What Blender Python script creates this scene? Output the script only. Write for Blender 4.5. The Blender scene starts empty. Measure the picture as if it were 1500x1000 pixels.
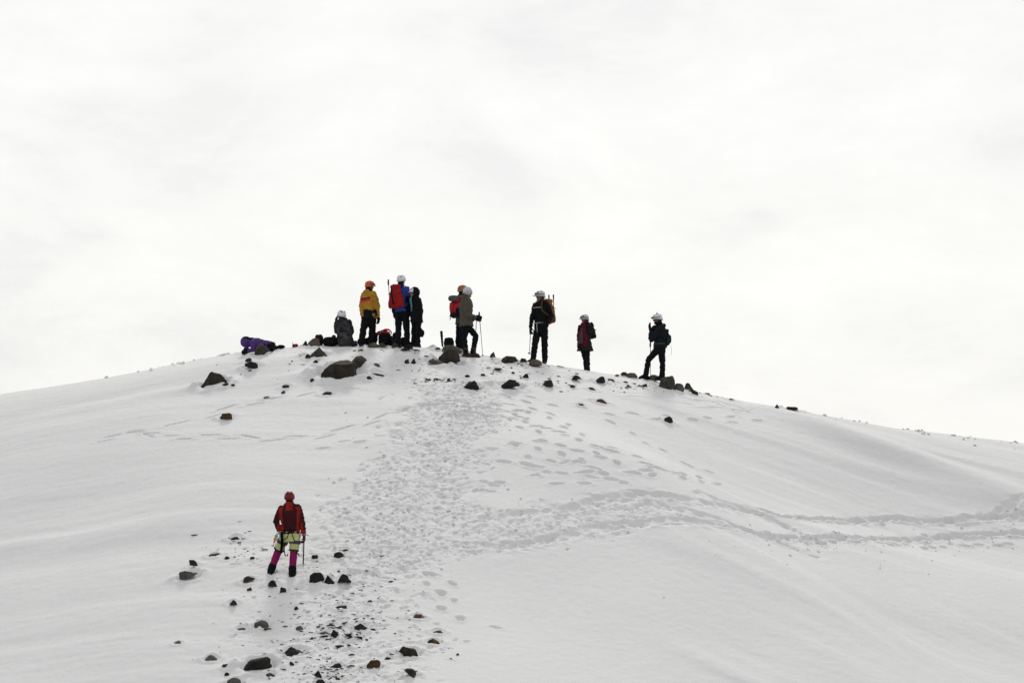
import bpy, bmesh, math, random
import numpy as np
from mathutils import Vector

random.seed(7)
RNG = np.random.default_rng(11)
S = bpy.context.scene
COL = S.collection

# ------------------------------------------------------------------ camera
F_PX = 5625.0                      # 135 mm on a 36 mm sensor, for a frame 1500 wide
PITCH = math.atan(500.0 / F_PX)    # the lower edge of the frame is at eye level
cam_d = bpy.data.cameras.new('camera')
cam_d.sensor_width = 36.0
cam_d.lens = 135.0
cam_d.clip_start = 0.5
cam_d.clip_end = 3000.0
cam = bpy.data.objects.new('camera', cam_d)
cam.rotation_euler = (math.pi / 2 + PITCH, 0, 0)
COL.objects.link(cam)
S.camera = cam

# ------------------------------------------------------------------ sky, sun, exposure
SUN_AZ, SUN_EL = math.radians(2), math.radians(38)    # behind the crest, thinly veiled
SUN = Vector((math.sin(SUN_AZ) * math.cos(SUN_EL), math.cos(SUN_AZ) * math.cos(SUN_EL), math.sin(SUN_EL)))
world = bpy.data.worlds.new('World')
S.world = world
world.use_nodes = True
wn, wl = world.node_tree.nodes, world.node_tree.links
wn.clear()
w_out = wn.new('ShaderNodeOutputWorld')
sky = wn.new('ShaderNodeTexSky')
sky.sky_type = 'NISHITA'
sky.sun_disc = False
sky.sun_elevation = SUN_EL
sky.sun_rotation = SUN_AZ
bg_blue = wn.new('ShaderNodeBackground')
bg_blue.inputs['Strength'].default_value = 0.1
wl.new(sky.outputs['Color'], bg_blue.inputs['Color'])
tc = wn.new('ShaderNodeTexCoord')
mp = wn.new('ShaderNodeMapping')
mp.inputs['Scale'].default_value = (13.0, 5.0, 30.0)
mp.inputs['Rotation'].default_value = (0, math.radians(-9), 0)
wl.new(tc.outputs['Generated'], mp.inputs['Vector'])
cn = wn.new('ShaderNodeTexNoise')
cn.inputs['Scale'].default_value = 1.0
cn.inputs['Detail'].default_value = 9.0
cn.inputs['Roughness'].default_value = 0.64
cn.inputs['Distortion'].default_value = 0.25
wl.new(mp.outputs['Vector'], cn.inputs['Vector'])
cr = wn.new('ShaderNodeValToRGB')
cr.color_ramp.elements[0].position = 0.30
cr.color_ramp.elements[0].color = (0.835, 0.838, 0.842, 1)
cr.color_ramp.elements[1].position = 0.66
cr.color_ramp.elements[1].color = (1.0, 0.995, 0.980, 1)
e = cr.color_ramp.elements.new(0.47)
e.color = (0.935, 0.931, 0.918, 1)
wl.new(cn.outputs['Fac'], cr.inputs['Fac'])
dt = wn.new('ShaderNodeVectorMath')
dt.operation = 'DOT_PRODUCT'
dt.inputs[1].default_value = SUN
wl.new(tc.outputs['Generated'], dt.inputs[0])
mr = wn.new('ShaderNodeMapRange')          # veiled cloud is brighter on the sun's side
mr.inputs['From Min'].default_value = -1.0
mr.inputs['From Max'].default_value = 1.0
mr.inputs['To Min'].default_value = 0.66
mr.inputs['To Max'].default_value = 1.03
wl.new(dt.outputs['Value'], mr.inputs['Value'])
bg_cloud = wn.new('ShaderNodeBackground')
tn = wn.new('ShaderNodeMix')                # veil is a touch cooler away from the sun
tn.data_type = 'RGBA'
tn.inputs[6].default_value = (0.955, 0.965, 1.0, 1)
tn.inputs[7].default_value = (1.0, 0.998, 0.99, 1)
hf = wn.new('ShaderNodeMapRange')
hf.inputs['From Min'].default_value = -1.0
hf.inputs['From Max'].default_value = 0.8
wl.new(dt.outputs['Value'], hf.inputs['Value'])
wl.new(hf.outputs['Result'], tn.inputs[0])
cm = wn.new('ShaderNodeMix')
cm.data_type = 'RGBA'
cm.blend_type = 'MULTIPLY'
cm.inputs[0].default_value = 1.0
wl.new(cr.outputs['Color'], cm.inputs[6])
wl.new(tn.outputs[2], cm.inputs[7])
wl.new(cm.outputs[2], bg_cloud.inputs['Color'])
wl.new(mr.outputs['Result'], bg_cloud.inputs['Strength'])
mx = wn.new('ShaderNodeMixShader')
mx.inputs['Fac'].default_value = 0.93
wl.new(bg_blue.outputs[0], mx.inputs[1])
wl.new(bg_cloud.outputs[0], mx.inputs[2])
wl.new(mx.outputs[0], w_out.inputs['Surface'])

sun_d = bpy.data.lights.new('sun', 'SUN')
sun_d.energy = 1.55
sun_d.angle = math.radians(10)
sun_d.color = (1.0, 0.975, 0.945)
sun = bpy.data.objects.new('sun', sun_d)
sun.rotation_euler = SUN.to_track_quat('Z', 'Y').to_euler()
sun.location = (20, 60, 60)
COL.objects.link(sun)

S.view_settings.view_transform = 'Standard'
S.view_settings.look = 'None'
S.view_settings.exposure = 0.0
S.view_settings.gamma = 1.0
S.view_settings.use_curve_mapping = False
S.cycles.max_bounces = 6
S.cycles.diffuse_bounces = 3

# ------------------------------------------------------------------ materials
def mat(name, rough=0.8, spec=0.3):
    m = bpy.data.materials.new(name)
    m.use_nodes = True
    b = m.node_tree.nodes['Principled BSDF']
    b.inputs['Roughness'].default_value = rough
    b.inputs['Specular IOR Level'].default_value = spec
    return m, m.node_tree.nodes, m.node_tree.links, b

def noise_node(n, l, scale, detail=4, coord='Object', rough=0.55, stretch=None):
    t = n.new('ShaderNodeTexCoord')
    x = n.new('ShaderNodeTexNoise')
    x.inputs['Scale'].default_value = scale
    x.inputs['Detail'].default_value = detail
    x.inputs['Roughness'].default_value = rough
    if stretch:
        q = n.new('ShaderNodeMapping')
        q.inputs['Scale'].default_value = stretch
        l.new(t.outputs[coord], q.inputs['Vector'])
        l.new(q.outputs['Vector'], x.inputs['Vector'])
    else:
        l.new(t.outputs[coord], x.inputs['Vector'])
    return x

def ramp(n, l, src, stops):
    r = n.new('ShaderNodeValToRGB')
    el = r.color_ramp.elements
    while len(el) < len(stops):
        el.new(0.5)
    for k, (p, c) in enumerate(stops):
        el[k].position = p
        el[k].color = (*c, 1)
    l.new(src, r.inputs['Fac'])
    return r

def add_bump(n, l, b, src, dist, strength=1.0):
    q = n.new('ShaderNodeBump')
    q.inputs['Distance'].default_value = dist
    q.inputs['Strength'].default_value = strength
    l.new(src, q.inputs['Height'])
    l.new(q.outputs['Normal'], b.inputs['Normal'])

def snow_material():
    m, n, l, b = mat('wind_packed_snow', 0.75, 0.15)
    a = noise_node(n, l, 0.35, 5)
    r = ramp(n, l, a.outputs['Fac'], [(0.3, (0.626, 0.626, 0.627)), (0.7, (0.656, 0.655, 0.655))])
    g = noise_node(n, l, 55.0, 3)
    g2 = ramp(n, l, g.outputs['Fac'], [(0.3, (0.93, 0.93, 0.93)), (0.7, (1.03, 1.03, 1.03))])
    mu = n.new('ShaderNodeMix')
    mu.data_type = 'RGBA'
    mu.blend_type = 'MULTIPLY'
    mu.inputs[0].default_value = 1.0
    l.new(r.outputs['Color'], mu.inputs[6])
    l.new(g2.outputs['Color'], mu.inputs[7])
    l.new(mu.outputs[2], b.inputs['Base Color'])
    f = noise_node(n, l, 26.0, 6, rough=0.65)
    add_bump(n, l, b, f.outputs['Fac'], 0.014, 0.6)
    return m

def rock_material(name, dark, light, rust=None):
    m, n, l, b = mat(name, 0.9, 0.2)
    a = noise_node(n, l, 7.0, 8, rough=0.65)
    st = [(0.30, dark), (0.62, light)]
    if rust:
        st.append((0.74, rust))
    r = ramp(n, l, a.outputs['Fac'], st)
    l.new(r.outputs['Color'], b.inputs['Base Color'])
    f = noise_node(n, l, 22.0, 8, rough=0.7)
    add_bump(n, l, b, f.outputs['Fac'], 0.03, 0.8)
    return m

def tint_material(name, rough, spec, bump_scale=60.0, bump=0.004, var=0.22, metal=0.0):
    m, n, l, b = mat(name, rough, spec)
    at = n.new('ShaderNodeAttribute')
    at.attribute_name = 'tint'
    v = noise_node(n, l, 9.0, 5)
    r = ramp(n, l, v.outputs['Fac'], [(0.3, (1 - var,) * 3), (0.7, (1 + var * 0.5,) * 3)])
    mu = n.new('ShaderNodeMix')
    mu.data_type = 'RGBA'
    mu.blend_type = 'MULTIPLY'
    mu.inputs[0].default_value = 1.0
    l.new(at.outputs['Color'], mu.inputs[6])
    l.new(r.outputs['Color'], mu.inputs[7])
    l.new(mu.outputs[2], b.inputs['Base Color'])
    b.inputs['Metallic'].default_value = metal
    f = noise_node(n, l, bump_scale, 4)
    add_bump(n, l, b, f.outputs['Fac'], bump, 0.7)
    return m

M_SNOW = snow_material()
M_ROCK = {
    'dark':  rock_material('dark_basalt', (0.0099, 0.0093, 0.0087), (0.0260, 0.0242, 0.0211)),
    'black': rock_material('black_scoria', (0.0067, 0.0067, 0.0067), (0.0195, 0.0180, 0.0165)),
    'brown': rock_material('brown_andesite', (0.0125, 0.0112, 0.0088), (0.0400, 0.0345, 0.0250)),
    'olive': rock_material('olive_grey_rock', (0.0215, 0.0200, 0.0155), (0.0600, 0.0545, 0.0405)),
    'tan':   rock_material('tan_rock', (0.0488, 0.0420, 0.0300), (0.1125, 0.0960, 0.0675)),
    'grey':  rock_material('grey_rock', (0.0372, 0.0366, 0.0341), (0.0992, 0.0961, 0.0880)),
    'rust':  rock_material('rusty_rock', (0.0217, 0.0149, 0.0093), (0.0744, 0.0409, 0.0186)),
}
M_CLOTH = tint_material('woven_cloth', 0.9, 0.1)
M_HARD = tint_material('moulded_shell', 0.5, 0.2, 20.0, 0.0008, 0.08)
M_SKIN = tint_material('weathered_skin', 0.6, 0.3, 80.0, 0.001, 0.15)
M_METAL = tint_material('brushed_metal', 0.35, 0.5, 90.0, 0.0005, 0.1, 0.8)

# ------------------------------------------------------------------ noise
def _hash(ix, iy, iz, seed):
    h = (ix.astype(np.int64) * 374761393 + iy.astype(np.int64) * 668265263 + iz.astype(np.int64) * 2147483647 + seed * 974711) & 0xFFFFFFFF
    h = ((h ^ (h >> 13)) * 1274126177) & 0xFFFFFFFF
    h = ((h ^ (h >> 16)) * 2246822519) & 0xFFFFFFFF
    return ((h ^ (h >> 15)) & 0xFFFFFF).astype(np.float64) / 0x7FFFFF - 1.0

def vn2(x, y, seed=0):
    x, y = np.broadcast_arrays(np.asarray(x, float), np.asarray(y, float))
    ix, iy = np.floor(x), np.floor(y)
    fx, fy = x - ix, y - iy
    fx = fx * fx * fx * (fx * (fx * 6 - 15) + 10)
    fy = fy * fy * fy * (fy * (fy * 6 - 15) + 10)
    z = np.zeros_like(ix)
    a, b = _hash(ix, iy, z, seed), _hash(ix + 1, iy, z, seed)
    c, d = _hash(ix, iy + 1, z, seed), _hash(ix + 1, iy + 1, z, seed)
    return (a + (b - a) * fx) * (1 - fy) + (c + (d - c) * fx) * fy

def vn3(p, seed=0):
    i = np.floor(p)
    f = p - i
    f = f * f * (3 - 2 * f)
    out = 0
    for dx in (0, 1):
        for dy in (0, 1):
            for dz in (0, 1):
                w = (f[:, 0] if dx else 1 - f[:, 0]) * (f[:, 1] if dy else 1 - f[:, 1]) * (f[:, 2] if dz else 1 - f[:, 2])
                out = out + w * _hash(i[:, 0] + dx, i[:, 1] + dy, i[:, 2] + dz, seed)
    return out

def fbm2(x, y, octaves, seed=0, gain=0.5):
    s, a = 0.0, 1.0
    c, d = math.cos(0.6), math.sin(0.6)
    for k in range(octaves):
        s = s + a * vn2(x, y, seed + 17 * k)
        x, y = (c * x - d * y) * 2.03, (d * x + c * y) * 2.03
        a *= gain
    return s

def sstep(a, b, x):
    t = np.clip((x - a) / (b - a), 0, 1)
    return t * t * (3 - 2 * t)

# ------------------------------------------------------------------ the mountain
CP, SP = math.cos(PITCH), math.sin(PITCH)

def ray(u, v):
    a, b = (u - 750.0) / F_PX, (500.0 - v) / F_PX
    return a, CP - b * SP, SP + b * CP          # x, y, z

def at(u, v, y):
    """the point seen at (u, v) at depth y"""
    dx, dy, dz = ray(u, v)
    return Vector((dx / dy * y, y, dz / dy * y))

def project(p):
    p = np.asarray(p, float)
    x, y, z = p[..., 0], p[..., 1], p[..., 2]
    fwd, up = y * CP + z * SP, -y * SP + z * CP
    return 750 + F_PX * x / fwd, 500 - F_PX * up / fwd

CREST = 95.0
SIL_U = np.array([-900, -400, 0, 50, 100, 150, 200, 260, 330, 365, 400, 450, 520, 580, 640, 700, 760, 830, 900, 960, 1020, 1080, 1140, 1220, 1300, 1400, 1500, 1900, 2600], float)
SIL_V = np.array([740, 650, 578, 571, 563, 554, 544, 531, 517, 512, 509, 506, 505, 507, 512, 519.5, 528, 537.5, 549.5, 560, 574, 586, 597.5, 612, 625.5, 638.5, 650, 690, 770], float)

def crest_y(x):
    return CREST + 0.014 * np.minimum(np.abs(x), 40) ** 2

def prof(s, a, b):
    return a * (np.sqrt(s * s + b * b) - b)

_gx = np.linspace(-40, 45, 341)
_cy = crest_y(_gx)
_H = (np.interp(750 + F_PX * _gx / _cy, SIL_U, SIL_V) * -1 + 1000) / F_PX * _cy
_k = np.exp(-0.5 * (np.arange(-6, 7) / 2.6) ** 2); _k /= _k.sum()
_H = np.convolve(np.pad(_H, 6, mode='edge'), _k, 'valid')

def base_z(x, y, H=None):
    h = np.interp(x, _gx, _H if H is None else H)
    far = np.clip(np.abs(x) - 40, 0, None)
    h = h - 0.22 * far
    s = crest_y(x) - y
    z = h - np.where(s > 0, prof(s, 0.415, 3.0), prof(s, 0.42, 3.2))
    # hollow below the crest on the east side, with its rim near the crest
    bowl = np.exp(-((x - 9.6) / 4.6) ** 2 - ((y - 88.6) / 3.6) ** 2)
    z = z - 0.75 * bowl
    rl = y - (93.3 - 0.36 * (x - 7.0))
    z = z + 0.20 * sstep(4.5, 8.0, x) * np.exp(-(rl / 0.75) ** 2) * sstep(16, 12, x)
    # wind-shaped spur that runs from the summit down and east
    t = np.clip((88.0 - y) / 15.0, -0.2, 1.3)
    sx = 0.9 + 9.2 * t - 1.6 * t * t
    d = x - sx
    amp = 0.55 * sstep(-0.1, 0.25, t)
    z = z + amp * np.where(d < 0, np.exp(-(d / 3.4) ** 2), np.exp(-(d / 1.9) ** 2))
    # shallow swells
    z = z + 0.10 * vn2(x * 0.21 + 3.1, y * 0.17, 5) + 0.05 * vn2(x * 0.45, y * 0.30 + 9, 6)
    # the flat the photographer stands on
    g = -1.75 - 0.012 * np.abs(x)
    k = 1.1
    z = np.where(y < crest_y(x), k * np.logaddexp(z / k, g / k), np.maximum(z, -160 + 0 * z))
    return z

for _ in range(5):                           # trim the crest height so that the outline comes out as observed
    yy = np.linspace(88, 103, 301)
    X, Y = np.meshgrid(_gx, yy, indexing='ij')
    zz = base_z(X, Y)
    U, V = project(np.stack([X, Y, zz], -1))
    k = np.argmin(V, 1)
    r = np.arange(len(_gx))
    err = V[r, k] - np.interp(U[r, k], SIL_U, SIL_V)
    _H = _H + err * Y[r, k] / F_PX

def hit_with(zf, u, v):
    u, v = np.atleast_1d(np.asarray(u, float)), np.atleast_1d(np.asarray(v, float))
    dx, dy, dz = ray(u, v)
    ys = np.arange(70.0, 101.0, 0.05)
    Yg = np.broadcast_to(ys, (len(u), len(ys)))
    Xg, Zg = (dx / dy)[:, None] * Yg, (dz / dy)[:, None] * Yg if np.ndim(dz) else None
    below = Zg <= zf(Xg, Yg)
    idx = np.argmax(below, 1)
    miss = ~below.any(1)
    if miss.any():                            # just above the outline: where the ray passes closest to the ground
        gap = Zg - zf(Xg, Yg)
        idx = np.where(miss, np.argmin(gap, 1), idx)
    y = ys[idx]
    x = dx / dy * y
    return x, y, zf(x, y)

# fine grid over the part in view, coarse sheet out to the horizon
FX0, FX1, DX = -14.6, 14.6, 0.03
FY0, FY1, DY = 70.5, 98.5, 0.036
fx = np.arange(FX0, FX1 + 1e-6, DX)
fy = np.arange(FY0, FY1 + 1e-6, DY)
XX, YY = np.meshgrid(fx, fy, indexing='ij')
BASE = base_z(XX, YY)
DISP = np.zeros_like(BASE)

def px_poly(pts):
    p = np.array(pts, float)
    x, y, _ = hit_with(base_z, p[:, 0], p[:, 1])
    return np.stack([x, y], 1)

def poly_sd(poly):
    """signed distance field (positive inside) over the fine grid, on a 4x coarser lattice"""
    st = 4
    X, Y = XX[::st, ::st], YY[::st, ::st]
    d = np.full(X.shape, 1e9)
    inside = np.zeros(X.shape, bool)
    n = len(poly)
    for i in range(n):
        a, b = poly[i], poly[(i + 1) % n]
        e = b - a
        t = np.clip(((X - a[0]) * e[0] + (Y - a[1]) * e[1]) / max(e @ e, 1e-9), 0, 1)
        d = np.minimum(d, np.hypot(X - a[0] - t * e[0], Y - a[1] - t * e[1]))
        c = ((a[1] > Y) != (b[1] > Y)) & (X < (b[0] - a[0]) * (Y - a[1]) / (b[1] - a[1] + 1e-12) + a[0])
        inside ^= c
    d = np.where(inside, d, -d)
    # bilinear up
    ix = np.clip(np.arange(XX.shape[0]) / st, 0, d.shape[0] - 1.001)
    iy = np.clip(np.arange(XX.shape[1]) / st, 0, d.shape[1] - 1.001)
    i0, j0 = ix.astype(int), iy.astype(int)
    a, b = (ix - i0)[:, None], (iy - j0)[None, :]
    g = d
    return (g[i0][:, j0] * (1 - a) + g[i0 + 1][:, j0] * a) * (1 - b) + (g[i0][:, j0 + 1] * (1 - a) + g[i0 + 1][:, j0 + 1] * a) * b

PATH = px_poly([(572, 548), (640, 548), (700, 556), (745, 585), (742, 620), (712, 650), (695, 690), (690, 725), (720, 748), (800, 742), (860, 730), (905, 720), (960, 720), (1000, 735),
                (985, 768), (930, 773), (880, 785), (760, 812), (660, 812), (600, 850), (520, 848), (450, 800), (448, 770), (488, 735), (520, 705),
                (546, 680), (570, 640), (588, 600)])
STONY = px_poly([(370, 790), (450, 768), (610, 800), (690, 800), (640, 850), (600, 900), (590, 1030), (430, 1040), (330, 1015), (335, 900)])
TOP = px_poly([(380, 512), (520, 508), (640, 515), (760, 532), (900, 554), (985, 574), (900, 572), (760, 566), (700, 572), (560, 566), (470, 545), (420, 530)])
sd_path, sd_stony, sd_top = poly_sd(PATH), poly_sd(STONY), poly_sd(TOP)
edge = 0.25 * fbm2(XX * 1.6, YY * 1.6, 4, 40, 0.65)
m_path = sstep(-0.30, 0.55, sd_path + 1.5 * edge)
m_stony = sstep(-0.3, 0.7, sd_stony + 1.6 * edge)
m_top = sstep(-0.3, 0.6, sd_top + 1.4 * edge)

DISP -= 0.02 * m_path
n1 = fbm2(XX * 5.2, YY * 4.6, 3, 50)
n2 = fbm2(XX * 2.0, YY * 1.9, 2, 60)
n3 = vn2(XX * 13.0, YY * 11.0, 70)
n4 = vn2(XX * 21.0, YY * 22.0, 71)
wx, wy = 0.12 * vn2(XX * 3.1, YY * 3.1, 72), 0.12 * vn2(XX * 3.1, YY * 3.1, 73)
n5 = np.abs(vn2((XX + wx) * 5.6 + (YY + wy) * 1.4, (YY + wy) * 8.6, 74))            # sharp-edged broken crust
n6 = np.abs(vn2((XX - wy) * 10.5 - (YY + wx) * 1.5, (YY + wx) * 12.5, 75))
rough = 0.008 * n1 + 0.018 * n2 + 0.010 * np.abs(n3) + 0.012 * n4 - 0.018 * n5 - 0.028 * n6 + 0.014
patch = np.clip(0.72 + 0.40 * vn2(XX * 0.9, YY * 0.8, 76) + 0.35 * vn2(XX * 2.3, YY * 2.2, 77), 0.12, 1.25)
rough = rough * patch
DISP += m_path * rough + m_stony * (1 - m_path) * 0.70 * rough + m_top * (1 - m_path) * 0.7 * rough

# wind ripples
m_all = 1 - np.maximum(m_path, 0.7 * m_stony)
def aligned(du0, du1):
    a = px_poly([du0, du1])
    e = a[1] - a[0]
    e = e / np.hypot(*e)
    return XX * e[0] + YY * e[1], -XX * e[1] + YY * e[0]
p, q = aligned((900, 830), (1120, 930))
east = sstep(3.0, 5.0, XX + 0.16 * (YY - 72)) * sstep(85.5, 82.0, YY + 0.25 * (XX - 4))
w = 0.7 * vn2(p * 0.16, q * 0.5, 84)
DISP += east * m_all * (0.045 * vn2(p * 0.16, q * 0.85 + 1.8 * w, 80) + 0.009 * vn2(p * 0.4, q * 2.6 + w, 81) + 0.002 * vn2(p * 1.0, q * 7.0, 82))
p, q = aligned((60, 900), (330, 868))
west = sstep(-1.0, -4.0, XX)
w = 0.6 * vn2(p * 0.12, q * 0.4, 94)
DISP += west * m_all * (0.048 * vn2(p * 0.12, q * 0.75 + 1.6 * w, 90) + 0.022 * vn2(p * 0.22, q * 1.7 + w, 91) + 0.004 * vn2(p * 0.8, q * 6.0, 92))
p, q = aligned((900, 600), (1200, 700))
bowlm = sstep(1.5, 4.0, XX) * sstep(83.0, 85.5, YY)
DISP += bowlm * m_all * (0.032 * vn2(p * 0.20, q * 1.3, 95) + 0.010 * vn2(p * 0.5, q * 3.2, 96))
DISP += 0.0035 * fbm2(XX * 6, YY * 6, 3, 99) + 0.002 * vn2(XX * 16, YY * 16, 98)

def stamp(x, y, ang, L, W, depth, rim=0.35, skew=0.0, soft=0.55):
    r = 1.9 * max(L, W)
    i0, i1 = int((x - r - FX0) / DX), int((x + r - FX0) / DX) + 2
    j0, j1 = int((y - r - FY0) / DY), int((y + r - FY0) / DY) + 2
    i0, j0 = max(i0, 0), max(j0, 0)
    i1, j1 = min(i1, XX.shape[0]), min(j1, XX.shape[1])
    if i1 - i0 < 2 or j1 - j0 < 2:
        return
    X, Y = XX[i0:i1, j0:j1] - x, YY[i0:i1, j0:j1] - y
    c, s = math.cos(ang), math.sin(ang)
    a, b = (X * c + Y * s) / L, (-X * s + Y * c) / W
    d = np.sqrt(a * a + b * b)
    h = -depth * sstep(1.05, soft, d) * (1 - skew * a)
    h = h + depth * rim * np.exp(-((d - 1.25) / 0.28) ** 2)
    DISP[i0:i1, j0:j1] += h

# trodden snow: overlapping boot holes
bb0, bb1 = PATH.min(0), PATH.max(0)
flow = px_poly([(620, 560), (560, 830)])
fl = math.atan2(*(flow[1] - flow[0])[::-1])
cnt = 0
while cnt < 2300:
    x, y = RNG.uniform(bb0, bb1)
    i, j = int((x - FX0) / DX), int((y - FY0) / DY)
    if not (0 <= i < XX.shape[0] and 0 <= j < XX.shape[1]) or m_path[i, j] < RNG.uniform(0.2, 1):
        continue
    a = fl + RNG.normal(0, 0.5) if x < 2.0 else RNG.normal(0.1, 0.5)
    stamp(x, y, a, RNG.uniform(0.06, 0.13), RNG.uniform(0.025, 0.05), RNG.uniform(0.005, 0.028), RNG.uniform(0.05, 0.4), RNG.uniform(-.5, .5), 0.8)
    cnt += 1

def walk(pts, stride=0.42, side=0.12, depth=0.05, L=0.16, W=0.075, jit=0.05, skip=0.0, along=True):
    p = px_poly(pts)
    seg = np.hypot(*np.diff(p, axis=0).T)
    cum = np.concatenate([[0], np.cumsum(seg)])
    t, k = 0.0, 0
    while t < cum[-1]:
        x, y = np.interp(t, cum, p[:, 0]), np.interp(t, cum, p[:, 1])
        i = min(np.searchsorted(cum, t, 'right') - 1, len(seg) - 1)
        e = (p[i + 1] - p[i]) / max(seg[i], 1e-6)
        s = side if k % 2 else -side
        if RNG.random() > skip:
            a = math.atan2(e[1], e[0]) + RNG.normal(0, 0.18)
            stamp(x - e[1] * s + RNG.normal(0, jit), y + e[0] * s + RNG.normal(0, jit), a,
                  L * RNG.uniform(0.85, 1.25), W * RNG.uniform(0.85, 1.2), depth * RNG.uniform(0.65, 1.2), 0.3)
        t += stride * RNG.uniform(0.85, 1.15)
        k += 1

# shuffled prints out and back on the west slope
walk([(162, 641), (230, 632), (300, 612), (360, 592), (420, 582), (470, 566), (540, 562)], 0.60, 0.15, 0.046, 0.30, 0.055)
walk([(165, 637), (200, 634), (235, 641), (300, 641), (390, 645), (450, 641), (500, 632), (560, 615), (600, 590)], 0.60, 0.13, 0.046, 0.30, 0.055)
walk([(470, 655), (540, 645), (590, 640)], 0.5, 0.15, 0.03, 0.2, 0.08)
# prints on the spur and the east face
walk([(690, 560), (760, 585), (810, 610), (850, 640), (890, 672), (905, 690)], 0.55, 0.12, 0.055)
walk([(740, 575), (800, 590), (860, 600), (905, 606), (960, 612), (1040, 614), (1120, 612)], 0.6, 0.12, 0.040)
walk([(900, 620), (950, 650), (985, 668), (1020, 685), (1060, 698)], 0.55, 0.10, 0.045)
walk([(740, 610), (790, 640), (830, 660), (850, 680), (890, 690)], 0.5, 0.14, 0.055)
walk([(760, 650), (800, 680), (850, 695), (930, 698), (1000, 695)], 0.45, 0.2, 0.05)
walk([(940, 685), (990, 697), (1050, 702)], 0.5, 0.15, 0.05, 0.22)
walk([(720, 590), (770, 600), (760, 615)], 0.4, 0.12, 0.05)
for _ in range(60):
    uu = RNG.uniform(700, 960)
    vv = RNG.uniform(600, 720)
    if vv < 0.38 * (uu - 700) + 580:
        continue
    h = px_poly([(uu, vv)])[0]
    stamp(h[0], h[1], RNG.normal(0.1, 0.4), RNG.uniform(0.12, 0.24), RNG.uniform(0.06, 0.10), RNG.uniform(0.025, 0.06), 0.25)
walk([(640, 840), (660, 870), (655, 890), (665, 910)], 0.45, 0.16, 0.05, 0.13, 0.09)
walk([(600, 830), (640, 855), (640, 880)], 0.5, 0.16, 0.045, 0.13, 0.09)
for _ in range(420):                           # loose prints among the stones
    h = px_poly([(RNG.normal(520, 70), RNG.uniform(800, 1000))])[0]
    stamp(h[0], h[1], RNG.uniform(0, 6.3), RNG.uniform(0.08, 0.15), RNG.uniform(0.04, 0.07), RNG.uniform(0.008, 0.03), 0.3, 0, 0.75)
# scuffed stripes high on the east side
for a, b in (((920, 575), (1060, 590)), ((930, 583), (1080, 600)), ((1055, 592), (1095, 615)), ((1060, 590), (1105, 610)), ((1100, 600), (1180, 604))):
    walk([a, b], 0.5, 0.06, 0.018, 0.4, 0.05)

# the two cut tracks that cross the spur and run east
def trench(pts, w, depth, wob=0.08, lip=0.5):
    p = px_poly(pts)
    # smooth resample
    seg = np.hypot(*np.diff(p, axis=0).T)
    cum = np.concatenate([[0], np.cumsum(seg)])
    tt = np.arange(0, cum[-1], 0.08)
    x, y = np.interp(tt, cum, p[:, 0]), np.interp(tt, cum, p[:, 1])
    k = np.ones(9) / 9
    if len(tt) > 20:
        x[4:-4] = np.convolve(x, k, 'valid'); y[4:-4] = np.convolve(y, k, 'valid')
    y = y + wob * vn2(tt * 1.1, 0 * tt + depth * 91, 33)
    i0, i1 = np.clip([int((x.min() - 1 - FX0) / DX), int((x.max() + 1 - FX0) / DX)], 0, XX.shape[0])
    j0, j1 = np.clip([int((y.min() - 1 - FY0) / DY), int((y.max() + 1 - FY0) / DY)], 0, XX.shape[1])
    X, Y = XX[i0:i1, j0:j1], YY[i0:i1, j0:j1]
    best, off, arc = np.full(X.shape, 1e9), np.zeros(X.shape), np.zeros(X.shape)
    for n in range(len(tt)):
        d2 = (X - x[n]) ** 2 + (Y - y[n]) ** 2
        mk = d2 < best
        best[mk] = d2[mk]
        off[mk] = (Y - y[n])[mk]
        arc[mk] = tt[n]
    d = np.sqrt(best)
    fade = sstep(0, 0.8, arc) * sstep(0, 0.4, cum[-1] - arc + 0.2)
    ww = w * (1 + 0.22 * vn2(arc * 2.2, 0 * arc, 35))
    h = -depth * sstep(1.1, 0.6, d / ww) * (0.85 + 0.5 * vn2(X * 3.7, Y * 3.7, 37))                        # steep-sided groove
    h += depth * lip * np.exp(-((d - 1.35 * ww) / (0.4 * ww)) ** 2) * np.where(off < 0, 1.0, 0.25) * (0.6 + 0.6 * vn2(arc * 3.1, off * 3, 36))
    near = sstep(2.4 * w, 0.8 * w, d)
    h += 0.50 * near * depth * (0.42 - 1.0 * np.abs(vn2(X * 5.0, Y * 6.0, 38)) - 0.6 * np.abs(vn2(X * 11.0, Y * 10.0, 39)))
    DISP[i0:i1, j0:j1] += h * fade
    walk(pts, 0.34, 0.09, depth * 0.55, 0.14, 0.085, 0.05)

trench([(1105, 748), (1160, 759), (1220, 761), (1300, 759), (1350, 764), (1400, 764), (1450, 758), (1520, 752)], 0.145, 0.105)
trench([(1085, 775), (1170, 788), (1250, 788), (1320, 789), (1380, 786), (1450, 783), (1520, 782)], 0.15, 0.100)
trench([(690, 762), (770, 752), (840, 745), (880, 731), (960, 724), (1030, 738), (1105, 748)], 0.19, 0.050)
trench([(650, 800), (760, 800), (820, 785), (880, 772), (950, 765), (1020, 764), (1085, 775)], 0.21, 0.052)
trench([(1020, 722), (1060, 735), (1110, 752), (1150, 770), (1200, 800)], 0.22, 0.055)
trench([(950, 735), (1020, 752), (1100, 778), (1190, 812)], 0.22, 0.045)
trench([(1515, 722), (1490, 736), (1465, 750), (1440, 760)], 0.13, 0.050)
walk([(1180, 795), (1300, 797), (1400, 798), (1500, 796)], 0.42, 0.05, 0.05, 0.16, 0.09)
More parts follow.
